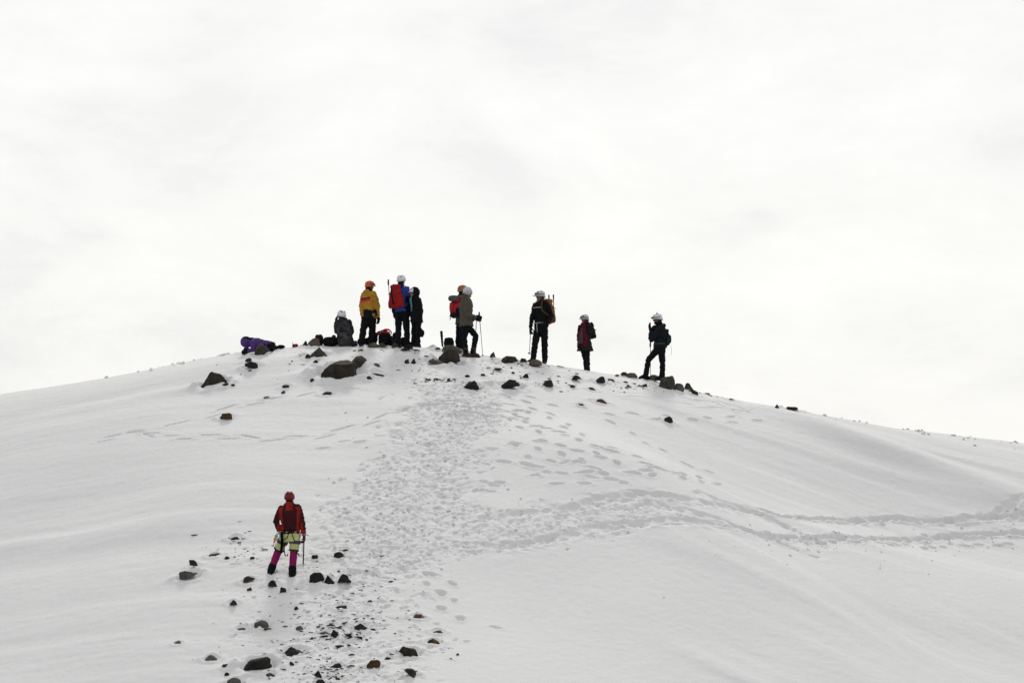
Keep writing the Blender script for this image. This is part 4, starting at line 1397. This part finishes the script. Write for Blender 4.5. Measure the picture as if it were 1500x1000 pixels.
for k in (0, 1):
    pc.append(limb(p.Hp[k], p.Hp[k] + (p.K[k] - p.Hp[k]) * .93, .106, .098))
part('shorts', fuse(pc, .0125, 4, .012, 9, 4), M_CLOTH, p.root, LIME)
for k in (0, 1):                                  # dark hems
    kk = p.Hp[k] + (p.K[k] - p.Hp[k]) * 1.0
    dd = unit(p.K[k] - p.Hp[k])
    a = unit(np.cross(dd, [0, 1, 0])); b = np.cross(dd, a)
    ring = [kk + (a * math.cos(t) + b * math.sin(t)) * .098 for t in np.linspace(0, 2 * math.pi, 17)]
    hard('hem_band', [tube(ring, .014, 6)], M_CLOTH, p.root, BLACK)
p.boots(BLACK, gaiter=-.045, crampons=True, big=1.08, leg=1.26)
p.gloves((.085, .012, .020), which=(1,), pose=hp, s=1.5).gloves(BLACK, which=(0,), pose=hp)
p.hair()
p.helmet((.16, .013, .014), vent=(.016, .005, .005), lamp=None, band=(.10, .010, .010))
# climbing harness
hs = thing('climbing_harness', 'dark grey climbing harness with leg loops and gear over the lime shorts', 'harness', tuple(p.o + p.H))
hr = lambda q: np.asarray(q) - p.H
def loop_ring(c, axis, rx, n=17):
    a = unit(np.cross(axis, [0, 1, 0])); b = np.cross(unit(axis), a)
    return [c + (a * math.cos(t) + b * math.sin(t)) * rx for t in np.linspace(0, 2 * math.pi, n)]
GREYW = (.055, .058, .066)
wb = [p.H + p.up * .055 + p.lat * math.cos(t) * .186 + p.fwd_t * math.sin(t) * .150 for t in np.linspace(0, 2 * math.pi, 25)]
hard('waist_belt', [tube([hr(q) for q in wb[i:i + 2]], .017, 6) for i in range(24)], M_CLOTH, hs, BLACK)
for k in (0, 1):
    dd = p.K[k] - p.Hp[k]
    c = p.Hp[k] + dd * (.50 if k else .47)
    hard('leg_loop', [tube([hr(q) for q in loop_ring(c, dd, .112)], .030, 8, None, (np.array([0, -1.0, .1]), .028))] if False else
         [tube([hr(q + unit(dd) * z) for q in loop_ring(c, dd, .110)], .012, 6) for z in (-.022, -.006, .010, .024)], M_CLOTH, hs, GREYW)
    x = .11 if k else -.10
    hard('riser_strap', [tube([hr(p.H + p.lat * x * .2 + p.up * .04 - p.fwd_t * .145), hr(p.H + p.lat * x * .55 - p.up * .09 - p.fwd_t * .165), hr(c - p.fwd_t * .118 + p.lat * x * .1)], .009, 6, None, (-p.fwd_t, .003))], M_CLOTH, hs, BLACK)
# things hanging on the harness
hard('gear_loop', [tube([hr(p.P(408, 779, -.12)), hr(p.P(403, 786, -.14)), hr(p.P(402, 793, -.14)), hr(p.P(406, 783, -.13))], .006, 6)], M_CLOTH, hs, COAL)
hard('quickdraw', [tube([hr(p.P(404, 781, -.16)), hr(p.P(403.2, 789, -.17))], .022, 6, None, (np.array([0, -1.0, 0]), .008))], M_CLOTH, hs, (.10, .42, .06), label='green webbing quickdraw')
hard('quickdraw', [tube([hr(p.P(402.5, 786, -.17)), hr(p.P(402, 792.5, -.18))], .024, 6, None, (np.array([0, -1.0, 0]), .009))], M_CLOTH, hs, (.62, .16, .02), label='orange webbing quickdraw')
for a, b in (((405.5, 778), (406, 791)), ((403, 793), (401.2, 799.5)), ((408.5, 776), (411.5, 790))):
    cc = [(a[0] + (b[0] - a[0]) * t + 1.1 * math.sin(t * 6.28), a[1] + (b[1] - a[1]) * (.5 - .5 * math.cos(t * 6.28))) for t in np.linspace(0, 1, 13)]
    hard('carabiner', [tube([hr(p.P(u, v, -.17)) for u, v in cc], .007, 6)], M_METAL, hs, STEEL)
hard('hanging_sling', [tube([hr(p.P(u, v, -.17)) for u, v in ((411.5, 777), (413.5, 788), (413, 798), (411.5, 808), (412.5, 800), (413.5, 790), (412.5, 778))], .030, 8, None, (np.array([0, -1.0, 0]), .008))], M_CLOTH, hs, BLACK)
hard('hanging_sling', [tube([hr(p.P(u, v, -.10)) for u, v in ((416, 796), (416.5, 806), (418, 812), (420.5, 812.5), (422, 809))], .012, 6)], M_CLOTH, hs, BLACK)
hard('strap_end', [tube([hr(p.P(u, v, -.12)) for u, v in ((434, 806.5), (436.5, 808.5), (438.5, 812.5))], .011, 6)], M_CLOTH, hs, BLACK)
# ice axe
tipz, topz = at(444, 830.5, y1 - .05), at(445.4, 783.5, y1 - .05)
ax = thing('ice_axe', 'blue-black ice axe held point down beside the magenta leggings', 'ice axe', tuple(tipz))
av = npv(topz) - npv(tipz)
ad, al = unit(av), np.linalg.norm(av)
hard('shaft', [tube([ad * .07, ad * al], .014, 8)], M_HARD, ax, (.030, .036, .065))
hard('spike', [tube([ad * 0, ad * .08], .003, 6, .012)], M_METAL, ax, STEEL)
hard('head', [tube([av + np.array([-.10, 0, -.035]), av + np.array([-.04, 0, .008]), av + np.array([0, 0, .015]), av + np.array([.05, 0, .010])], .007, 6, .016),
              tube([av + np.array([.05, 0, .010]), av + np.array([.11, 0, -.012])], .022, 6, .030, (np.array([0, .2, 1.0]), .004))], M_METAL, ax, STEEL)
hard('leash', [tube([av - ad * .02, npv(at(442.8, 790, y1 - .06)) - npv(tipz), npv(at(442.4, 802, y1 - .06)) - npv(tipz), npv(at(442.8, 808, y1 - .06)) - npv(tipz)], .004, 5)], M_CLOTH, ax, COAL)

for o in (p.root, hs):                            # standing in the prints
    o.location.z -= .022

# ------------------------------------------------------------------ summit: purple jacket, lying on the front
PURP = (.085, .042, .185)
y2 = yof(385, 516) + .15
p = Figure('person in purple hooded jacket stretched out face down on the summit snow', y2, 90, (367.5, 501.5), (393, 507),
           [((370.5, 512, -.20), (363, 514.5, -.15)), ((372, 511, .22), (365, 513, .2))],
           [((399, 507, .36), (403, 509.5, .70)), ((398, 507.5, .56), (402, 510, .90))], (360.5, 501), lat=(0, 1, 0), toes=(-90, -90), head_yaw=90, nod=.45, foot=(400, 510))
p.body()
p.jacket(PURP, hood=None, collar=False, fat=.98)
C = p.C
v, fc = ball(C, p.hl, p.hf, p.hu, .130, .140, .145, 22, 16)
o = part('hood', fuse([(v, fc), limb(C + np.array([.05, 0, .0]), p.N + np.array([.03, 0, -.0]), .11, .13)], .0125, 3, .010, 12, 5), M_CLOTH, p.root,
         lambda q: np.where((((q - C)[:, 2] > .075 - .3 * (q - C)[:, 0]))[:, None], np.array(BLACK), np.array(PURP)))
p.trousers(BLACK, fat=1.0).boots(BLACK).gloves(BLACK)
p = None

# ------------------------------------------------------------------ summit: seated, mottled grey jacket, white helmet
y3 = yof(505, 506.5) - .1
p = Figure('person in mottled grey jacket and white helmet sitting on the summit snow', y3, 25, (501.5, 469), (506, 500),
           [((492.5, 485.5, .10), (493.2, 473.5, .22)), ((515.5, 486, .02), (511, 494, .20))],
           [((498, 492, .48), (494, 503, .80)), ((512, 492, .52), (512, 503, .85))], (500.2, 462.5), sh=.165, foot=(506, 506), head_yaw=32)
hp = {0: (np.array([-.1, .25, 1.0]), np.array([.6, .6, 0]), .5), 1: (np.array([-.5, .6, -.2]), np.array([0, 0, -1.0]), .6)}
p.body(pose=hp)
def camo(q):
    n = vn3(q * [11, 11, 13] + 3, 4)
    c = np.tile(np.array((.040, .042, .046)), (len(q), 1))
    c[n > .22] = (.018, .019, .022)
    c[n < -.34] = (.075, .062, .060)
    return c
p.jacket(camo, hem=-.16, hood='down', flare=.03, sect=[(-.13, .205, .17), (.05, .20, .165), (.30, .185, .15), (.62, .178, .145), (.82, .165, .13), (.94, .12, .105), (1.03, .078, .08)])
p.trousers((.050, .052, .056), to=.95).boots(COAL).gloves(COAL, pose=hp, which=(0, 1))
p.hair(long=.05).helmet(WHITE, vent=(.03, .03, .03), band=PALE)

# ------------------------------------------------------------------ summit: yellow jacket, orange helmet
YEL = (.38, .195, .028)
y4 = yof(541, 508) + .1
p = Figure('person in yellow jacket with red back stripes and orange helmet on the summit', y4, -36, (540, 427.5), (541.5, 457.5),
           [((529.5, 447.5, .02), (530.8, 462, .04)), ((553, 447, -.05), (554, 463, -.02))],
           [((532.5, 482, .05), (529, 501, .0)), ((545.5, 482, .10), (543, 501.5, .12))], (541.5, 419), head_yaw=-58, sh=.165, hw=.09, s=.96)
p.body()
def yellow(q):
    x, z = (q - p.H) @ p.lat, ((q - p.H) @ p.up) / p.L
    c = np.tile(np.array(YEL), (len(q), 1))
    x = x + .03
    tors = (np.abs(x) < .150)
    c[tors & (z > .52) & (z < .72)] = (.34, .050, .030)
    c[tors & (z > .63) & (z < .72)] = (.10, .014, .018)
    c[tors & (z > .44) & (z < .53)] = (.52, .13, .02)
    arc = .16 - 5.0 * x * x
    c[(np.abs(x) < .185) & (z < arc) & ~p.near_arm(q)] = BLACK
    return c
p.jacket(yellow, hem=-.22, hood='down', collar=False, arm=1.06, sect=[(-.30, .190, .150), (.02, .186, .145), (.30, .165, .132), (.62, .176, .140), (.82, .168, .128), (.94, .13, .105), (1.03, .078, .08)])
part('neck_scarf', fuse([limb(p.N + p.up * .01, p.N + p.up * .085, .088, .078)], .0125, 2, .008, 16, 6), M_CLOTH, p.root, BLACK)
p.trousers(BLACK, fat=1.22).boots(BLACK).gloves(BLACK, s=1.35)
p.hair(long=.03).helmet((.44, .105, .030), vent=(.30, .06, .02), brim=.03, lamp=(.55, .56, .60))

# ------------------------------------------------------------------ summit: blue jacket, red pack, white helmet
BLUE = (.032, .066, .30)
y5 = yof(590, 509.5)
p = Figure('tall person in blue jacket and white helmet carrying the bright red backpack', y5, -33, (587, 420.5), (589, 455),
           [((575, 440, .08), (577, 458, .16)), ((599.5, 441, -.03), (602, 462, .06))],
           [((583.5, 480, .05), (583.5, 502.5, .0)), ((595.5, 481, .0), (597, 504, -.02))], (587.8, 411), sh=.18, hw=.09, head_yaw=-30)
p.body()
def bluej(q):
    x, z = (q - p.H) @ p.lat, ((q - p.H) @ p.up) / p.L
    c = np.tile(np.array(BLUE), (len(q), 1))
    c[(x > .16) & (z < .60 - .3 * (x - .16))] = NAVY
    c[(x < -.15)] = NAVY
    return c
p.jacket(bluej, hem=-.04, fat=.97)
p.trousers(BLACK, fat=1.06).boots(BLACK)
p.hair().helmet(WHITE, vent=(.16, .17, .18), band=PALE)
part('glove', fuse(hand_pieces(p.Wr[0], p.Wr[0] - p.E[0], p.lat, curl=.7, side=-1, s=1.1), .0075, 1), M_CLOTH, p.root, BLACK)
p.pack('red backpack with black straps on the back of the person in the blue jacket', (.28, .015, .015), w=.36, h=.57, d=.20, drop=-.03, accent=(.26, .014, .014), lid=(.27, .015, .015), front=True, belt=True)
q0 = p.pack_base
hard('centre_strap', [tube([p.fwd_t * -.24 + p.up * .50 + p.lat * .05, p.fwd_t * -.26 + p.up * .30 + p.lat * .06, p.fwd_t * -.25 + p.up * .08 + p.lat * .09], .026, 6, None, (-p.fwd_t, .006))], M_CLOTH, p.pack_t, BLACK)
hard('grab_handle', [tube([p.up * .50 - p.fwd_t * .05 - p.lat * .02, p.up * .60 - p.fwd_t * .06 - p.lat * .005, p.up * .585 - p.fwd_t * .06 + p.lat * .035, p.up * .50 - p.fwd_t * .05 + p.lat * .05], .013, 6)], M_CLOTH, p.pack_t, BLACK)
pole('walking pole strapped upside the red backpack with its grip sticking up above', at(568.8, 409, y5 - .24), at(571.5, 455, y5 - .20), basket=False)

# ------------------------------------------------------------------ summit: black hooded coat
y6 = yof(608, 512) - .02
p = Figure('person in black hooded coat with turquoise collar, facing the red backpack on the summit', y6, 112, (609.5, 436.5), (610.5, 464.5),
           [((617, 452, -.16), (615.5, 469, -.15)), ((606.5, 452, .18), (605.5, 466, .15))],
           [((612, 484, -.08), (612, 503, -.06)), ((606.5, 484, .09), (606, 501.5, .08))], (606.5, 428.5), sh=.17, hw=.085, head_yaw=100, s=.93)
p.body()
p.helmet(WHITE, vent=(.04, .05, .07), band=PALE, brim=.02, straps=False)
p.jacket(BLACK, hem=-.30, hood='up', flare=.01)
hard('collar_scarf', [tube([p.P(601.5, 436, -.12), p.P(601.6, 441, -.14), p.P(602.8, 448, -.15), p.P(602.9, 456, -.13)], .040, 8, .020, (np.array([-.7, -.7, 0]), .02))], M_CLOTH, p.root, (.055, .17, .18))
p.trousers(BLACK, fat=1.0).boots(BLACK).gloves(BLACK)
p.goggles((.05, .06, .08))
mt = thing('stuff_bag', 'small black bag hanging at the knee of the black hooded coat', 'bag', tuple(at(617.5, 494, y6 - .15)))
part('pouch', fuse([ball(np.array([0, 0, .10]), np.array([1, 0, 0]), np.array([0, 1.0, 0]), UPZ, .068, .05, .10, 16, 10, 2.4), limb([-.01, 0, .17], [-.02, 0, .24], .030, .018)], .0125, 2, .010, 14, 8), M_CLOTH, mt, BLACK)
hard('drawcord', [tube([[-.02, 0, .23], [-.035, 0, .35], [-.045, 0, .46]], .007, 6)], M_CLOTH, mt, COAL)

# ------------------------------------------------------------------ summit: half hidden figure with grey and red pack, orange helmet
y7 = yof(672, 512) + .35
p = Figure('person in orange helmet with red and grey backpack, half hidden behind the white-hatted walker', y7, -62, (677.5, 433), (676.5, 470),
           [((673, 450, .25), (679, 462, .35)), ((683, 452, -.12), (689, 462, -.05))],
           [((672, 490, .10), (670.5, 508, .08)), ((676.5, 490, -.06), (675.5, 508.5, -.06))], (677.5, 425.5), head_yaw=-70)
p.body().jacket((.060, .056, .050)).trousers(BLACK).boots(BLACK).gloves(BLACK)
p.hair().helmet((.34, .105, .045), vent=(.05, .02, .015), band=(.25, .30, .36))
p.pack('grey-topped red backpack worn by the half hidden person in the orange helmet', (.36, .020, .026), w=.30, h=.46, d=.18, drop=.03, accent=BLACK, lid=(.085, .085, .085), front=True, belt=False, back=-.03)
hard('hanging_strap', [tube([[-.10, -.12, .06], [-.12, -.13, -.04], [-.115, -.13, -.14]], .010, 6)], M_CLOTH, p.pack_t, COAL)
part('lower_pocket', fuse([ball(np.array([-.02, -.02, -.01]), p.lat, p.fwd_t, UPZ, .12, .09, .075, 16, 10, 2.6)], .0125, 2, .010, 14, 3), M_CLOTH, p.pack_t, (.012, .014, .016))
part('upper_pocket', fuse([ball(np.array([-.05, -.09, .40]), p.lat, p.fwd_t, UPZ, .13, .10, .075, 16, 10, 3)], .0125, 2, .006, 14, 3), M_CLOTH, p.pack_t, (.085, .085, .085))

# ------------------------------------------------------------------ summit: brown jacket, white hat, walking poles
y8 = yof(686, 522.5)
p = Figure('walker in brown-grey jacket and white knit hat leaning on a walking pole, in profile', y8, -80, (682.5, 436), (683, 474),
           [((683, 459.5, .16), (696.5, 466.5, .12)), ((682.5, 460, -.20), (697, 464.5, -.20))],
           [((697, 491.5, .08), (692.5, 517.5, .05)), ((680.5, 494, -.06), (682.3, 517.5, -.06))], (685.2, 427.8), sh=.17, hw=.08, toes=(-85, -78), head_yaw=-78)
BRN = (.080, .069, .054)
hp = {0: (np.array([1, 0, -.35]), np.array([0, -1.0, -.3]), 1.1), 1: (np.array([1, 0, -.05]), np.array([0, 1.0, -.3]), 1.1)}
p.body(pose=hp).eyes()
p.jacket(BRN, hem=-.10, hood='down', fat=1.16, flare=.012, arm=1.08)
p.trousers(BLACK, fat=.95).gloves(BLACK, pose=hp, s=1.2).boots((.055, .032, .022), sole=BLACK, big=1.05)
C = p.C
pc = [ball(C + p.hu * .022 - p.hf * .008, p.hl, p.hf, p.hu, .094, .112, .112, 20, 14)]
hat = fuse(pc, .011, 2, .004, 30, 2)
o = part('knit_hat', hat, M_CLOTH, p.root, (.50, .50, .54))
ring = [C + p.hu * (.005 - .04 * -math.sin(a)) * .6 + p.hf * math.sin(a) * .108 + p.hl * math.cos(a) * .092 - p.hf * .006 for a in np.linspace(0, 6.283, 25)]
hard('hat_brim', [tube(ring, .018, 8)], M_CLOTH, o, (.46, .46, .50))
pole('walking pole planted ahead of the walker in the brown-grey jacket', at(701.8, 456.5, y8 - .20), at(707.5, 524.5, y8 - .28), col=COAL)
pole('second walking pole behind the thigh of the walker in the brown-grey jacket', at(698.6, 461, y8 + .12), at(694.5, 519, y8 + .30), col=COAL)

# ------------------------------------------------------------------ summit: ochre pack, ice axe, white peaked helmet
y9 = yof(797, 532)
p = Figure('person in black with white peaked helmet, pale waist belt and ochre backpack', y9, 138, (792.5, 442), (793, 477),
           [((807.5, 462, -.05), (802, 474, -.20)), ((779.5, 464, .0), (777.3, 479.5, -.08))],
           [((797.8, 503, -.05), (798.2, 526.5, .0)), ((783.8, 503, -.12), (780.7, 527, -.12))], (791.3, 434), sh=.18, hw=.09, head_yaw=125, s=1.03, toes=(165, 120))
hp = {0: (np.array([-.6, -.2, -.2]), np.array([-.2, 1.0, 0]), .9), 1: (np.array([.0, -.2, -1]), np.array([.8, .5, 0]), 1.1)}
p.body(skin=(.17, .085, .052), pose=hp).eyes()
p.jacket(BLACK, hem=-.06, fat=1.02, flare=.0, hood='down')
p.trousers(BLACK, fat=1.06).boots(BLACK).gloves(BLACK, pose=hp)
p.hair().helmet((.52, .52, .52), vent=(.05, .05, .05), brim=.05, lamp=(.10, .10, .11), band=(.40, .40, .40))
p.pack('ochre backpack on the black-clad person with the pale waist belt, two thin wands sticking up', (.20, .090, .022), w=.34, h=.60, d=.24, drop=-.06, accent=(.09, .042, .014), belt=(.24, .24, .21), strap=(.060, .036, .018))
hard('chest_strap', [tube([p.N - p.up * .15 + p.lat * x + p.fwd_t * (.158 - .9 * x * x) + p.o - p.pack_base for x in np.linspace(-.13, .13, 9)], .012, 6)], M_CLOTH, p.pack_t, (.30, .30, .28))
hard('belt_tail', [tube([p.H + p.up * .06 + p.fwd_t * .165 + p.o - p.pack_base, p.H - p.up * .05 + p.fwd_t * .17 + p.o - p.pack_base, p.H - p.up * .17 + p.fwd_t * .165 - p.lat * .01 + p.o - p.pack_base], .015, 6, None, (p.fwd_t, .004))], M_CLOTH, p.pack_t, (.34, .34, .32))
pole('thin pole strapped to the outer edge of the ochre backpack', at(810.6, 431, y9 + .22), at(811.6, 471, y9 + .24), basket=False, col=(.16, .10, .05), r=.011, strap=False)
pole('thin pole showing above the ochre backpack close to the helmet', at(804, 431.5, y9 + .30), at(805, 470, y9 + .30), basket=False, col=(.12, .09, .06), r=.009, strap=False)
pole('dark walking pole held by the person with the ochre backpack', at(777.6, 482, y9 - .10), at(775, 521, y9 - .30), col=COAL)

# ------------------------------------------------------------------ summit: crimson-lined coat
y10 = float(crest_y(at(857, 540, 95).x)) + .75
CRIM = (.098, .009, .022)
p = Figure('small person in open dark coat with crimson lining and white helmet, standing past the crest', y10, 146, (857.5, 474.5), (857.3, 507),
           [((869.5, 489.5, .10), (868.5, 481, -.02)), ((848, 490, -.04), (847.5, 505, -.10))],
           [((860.5, 524.5, .02), (861.2, 546, .02)), ((856.5, 525, -.08), (859.5, 547, -.06))], (856.5, 467.7), sh=.155, hw=.075, head_yaw=132, s=.90)
p.body(skin=(.15, .085, .06)).eyes()
def coat(q):
    x, z = (q - p.H) @ p.lat, ((q - p.H) @ p.up) / p.L
    f = (q - p.H) @ p.fwd_t
    c = np.tile(np.array((.018, .017, .018)), (len(q), 1))
    fr = (f > .03) & (np.abs(x) < .15) & (z < 1.05) & (z > -.02)
    c[fr & (np.abs(x) < .115)] = CRIM
    c[fr & (np.abs(x - .035) < .030) & (z < .8) & (z > .10)] = (.070, .073, .076)
    return c
p.jacket(coat, hem=-.22, flare=.07, hood='down', fat=.98)
part('scarf', fuse([limb(p.N - p.up * .03, p.N + p.up * .06, .092, .082)], .0125, 2, .010, 14, 7), M_CLOTH, p.root, CRIM)
p.trousers(BLACK, fat=.9).boots(BLACK).gloves(BLACK)
p.hair().helmet((.50, .50, .52), vent=(.05, .05, .06), brim=.04, lamp=(.10, .10, .11), band=(.42, .44, .46))
p.goggles((.10, .14, .15))
p.pack('small square black backpack on the person with the crimson lining', (.016, .015, .015), w=.24, h=.36, d=.20, drop=.0, belt=False)

# ------------------------------------------------------------------ summit: striding climber with raised hand
y11 = yof(957, 556.5)
p = Figure('dark-clad climber in white helmet striding along the ridge with a hand raised to the chin', y11, 102, (966.5, 477), (967, 507.5),
           [((953.8, 494.5, -.17), (953.6, 486, -.16)), ((955, 497, .12), (956.3, 487, .02))],
           [((970.5, 530, -.03), (970.2, 551, -.03)), ((950, 526.5, .02), (946, 550, .02))], (963.3, 467.6), sh=.175, hw=.08, head_yaw=98, nod=.12, toes=(105, 96))
hp = {0: (np.array([-.25, .1, 1.0]), np.array([.8, .5, .0]), .25), 1: (np.array([.1, -.1, 1]), np.array([.6, -.6, 0]), .9)}
p.body(skin=(.15, .085, .055), pose=hp).eyes()
p.jacket((.009, .012, .016), hem=-.06, hood='down', fat=1.14, arm=1.22)
p.trousers(BLACK, fat=1.0).boots(BLACK, big=1.12).gloves(BLACK, pose=hp, s=1.4)
p.hair().helmet(WHITE, vent=(.04, .04, .04), band=PALE, lamp=(.03, .03, .03))
hard('helmet_spike', [tube([p.P(962.2, 462.5), p.P(962.3, 456.8)], .022, 8, .006)], M_HARD, p.helmet_o, COAL)
p.goggles(BLACK)
part('beard', fuse([ball(p.C + p.hf * .045 - p.hu * .085, p.hl, p.hf, p.hu, .060, .060, .045)], .0105, 1, .006, 30, 2), M_CLOTH, p.root, HAIR)
p.pack('small dark teal backpack on the striding climber', (.010, .018, .021), w=.27, h=.40, d=.13, drop=.10, belt=(.08, .09, .09), accent=(.014, .026, .029), back=-.03)
hard('dangling_cord', [tube([[.10, -.02, .02], [.115, -.02, -.10], [.105, -.02, -.24]], .004, 5)], M_CLOTH, p.pack_t, PALE)
pole('walking pole planted between the legs of the striding climber', at(952.8, 500, y11 + .20), at(952.8, 556, y11 + .08), col=COAL)

# ------------------------------------------------------------------ bags and gear set down on the summit
GEAR = 'bags set down on the summit'
EX, EY = np.array([1.0, 0, 0]), np.array([0, 1.0, 0])
def bag(label, u0, u1, v0, v1, col, y=None, lean=0.0, top=None, p_=3.0, name='backpack', cat='backpack', depth=.8, strap=BLACK):
    y = y or yof((u0 + u1) / 2, v1 + 1.5)
    s = y / F_PX
    w, h = (u1 - u0) * s, (v1 - v0) * s
    base = at((u0 + u1) / 2, v1, y)
    base.z = min(base.z, float(ground(base.x, y)))
    h = at((u0 + u1) / 2, v0, y).z - base.z
    t = thing(name, label, cat, tuple(base), GEAR)
    l, u = np.array([math.cos(lean), 0, math.sin(lean)]), np.array([-math.sin(lean), 0, math.cos(lean)])
    d = depth * min(w, h) / 2
    c = u * h * .46
    part('main_compartment', fuse([ball(c, l, EY, u, w * .48, d, h * .48, 20, 14, p_)], .0125, 3, .014, 9, int(u0)), M_CLOTH, t, col)
    part('lid', fuse([ball(c + u * h * .36 - EY * .01, l, EY, u, w * .40, d * .95, h * .14, 16, 10, 2.6)], .0125, 2, .010, 12, int(u0)), M_CLOTH, t, top or col)
    part('pocket', fuse([ball(c - EY * d - u * h * .10, l, EY, u, w * .28, .035, h * .24, 14, 10, 2.8)], .0125, 2, .006, 12, 3), M_CLOTH, t, col)
    for k in (-1, 1):
        hard('strap', [tube([c + l * k * w * .22 - EY * d * .85 + u * h * .36, c + l * k * w * .24 - EY * (d + .04), c + l * k * w * .22 - EY * d * .9 - u * h * .36], .016, 6, None, (-EY, .005))], M_CLOTH, t, strap)
    return t, base, w, h, d
ys = yof(500, 507.5)
bag('black bag with maroon lid standing behind the tan summit rock', 460.5, 474, 489, 506.5, (.020, .014, .018), top=(.060, .016, .024), y=ys + .25)
bag('long low black duffel between the maroon-lidded bag and the seated person', 472, 496, 493, 506.3, BLACK, y=ys + .1, name='duffel_bag', cat='bag', depth=1.1)
bag('small round black sack lying on top of the long duffel', 485, 493, 490, 497, COAL, y=ys + .2, p_=2.2, name='stuff_sack', cat='bag')
bag('flat dark blue sack on the snow beside the seated person', 514, 524, 501.5, 506.5, (.016, .022, .045), y=ys - .1, p_=2.3, name='stuff_sack', cat='bag')
bag('pale grey sack against the ankle of the yellow-jacketed person', 516, 524, 498.5, 504, (.30, .32, .36), y=ys + .35, p_=2.3, name='stuff_sack', cat='bag')
bag('low black pack between the feet of the yellow-jacketed person', 533, 548, 494, 504, BLACK, y=ys + .45)
bag('rounded plum-black pack behind the yellow-jacketed person', 544.5, 553.5, 485.5, 503, (.024, .014, .017), y=ys + .35, p_=2.5)
tb, base, w, h, d = bag('black pack topped with a heap of red rope', 553.5, 574, 487, 506, BLACK, y=ys + .30)
rp = thing('rope_coil', 'red climbing rope heaped on top of a black pack', 'rope', tuple(Vector(base) + Vector((0, 0, h - .035))), GEAR)
rr = np.random.default_rng(3)
for k in range(14):
    cx, cz, a, rad = rr.uniform(-.11, .08), rr.uniform(-.03, .095), rr.uniform(0, 3.14), rr.uniform(.065, .12)
    tl = rr.uniform(.5, 1.35) * rr.choice([-1, 1])
    pts = [np.array([cx + rad * math.cos(t + a), rr.uniform(-.012, .012) + .7 * rad * math.sin(t + a) * math.cos(tl), cz + rad * math.sin(t + a) * math.sin(tl) * .7]) for t in np.linspace(0, 6.283, 19)]
    hard('strand', [tube(pts, .012, 6)], M_CLOTH, rp, (.50, .030, .045) if k % 3 else (.34, .02, .03))
bag('small black sack squeezed between the red rope and the dark violet pack', 566, 577, 491, 505.5, BLACK, y=ys + .5, p_=2.4, name='stuff_sack', cat='bag')
bag('low dark brown bag under the yellow-jacketed person, behind the seated one', 522, 534, 496.5, 505, (.020, .016, .013), y=ys + .6, p_=2.4, name='stuff_sack', cat='bag')
bag('dark bag seen through the legs of the blue-jacketed person', 586, 597, 493, 506, (.012, .012, .014), y=ys + .55)
bag('dark violet pack at the calf of the blue-jacketed person', 574, 585, 485.5, 505, (.030, .024, .042), y=ys + .20, p_=2.5)
yb = yof(656, 513) + .25
bag('squat black pack sitting on the long tan slab', 649.5, 665.5, 493.5, 507.3, BLACK, y=yb, depth=1.0)
# rolled mat standing beside it
t = thing('rolled_mat', 'dark rolled mat standing upright beside the squat black pack', 'mat', tuple(at(648.2, 508, yb - .05)), GEAR)
hh = at(646.5, 485, yb).z - at(648.2, 508, yb).z
dd = unit([-.03, 0, hh])
hard('roll', [limb(dd * .02, dd * (hh - .02), .022, .034, 12)], M_CLOTH, t, BLACK)
for z in (.3, .72):
    hard('tie', [tube([dd * hh * z + (EX * math.cos(a) + EY * math.sin(a)) * (.024 + .014 * z) for a in np.linspace(0, 6.283, 13)], .006, 5)], M_CLOTH, t, COAL)
# red pouch by the boots of the one lying down
bag('flat black sack on the snow between the purple jacket and the red pouch', 405, 418, 505, 509.8, BLACK, y=yof(411, 511) + .05, p_=2.3, name='stuff_sack', cat='bag')
yr = yof(432, 509.5) + .1
t, base, w, h, d = bag('small red pouch with a thin dark spike beyond the feet of the purple jacket', 427.8, 437.5, 503.5, 509, (.36, .030, .020), y=yr, p_=2.4, name='pouch', cat='bag')
hard('spike', [tube([[-w * .42, 0, .0], [-w * .44, 0, h * 1.55]], .009, 6, .004)], M_METAL, t, COAL)
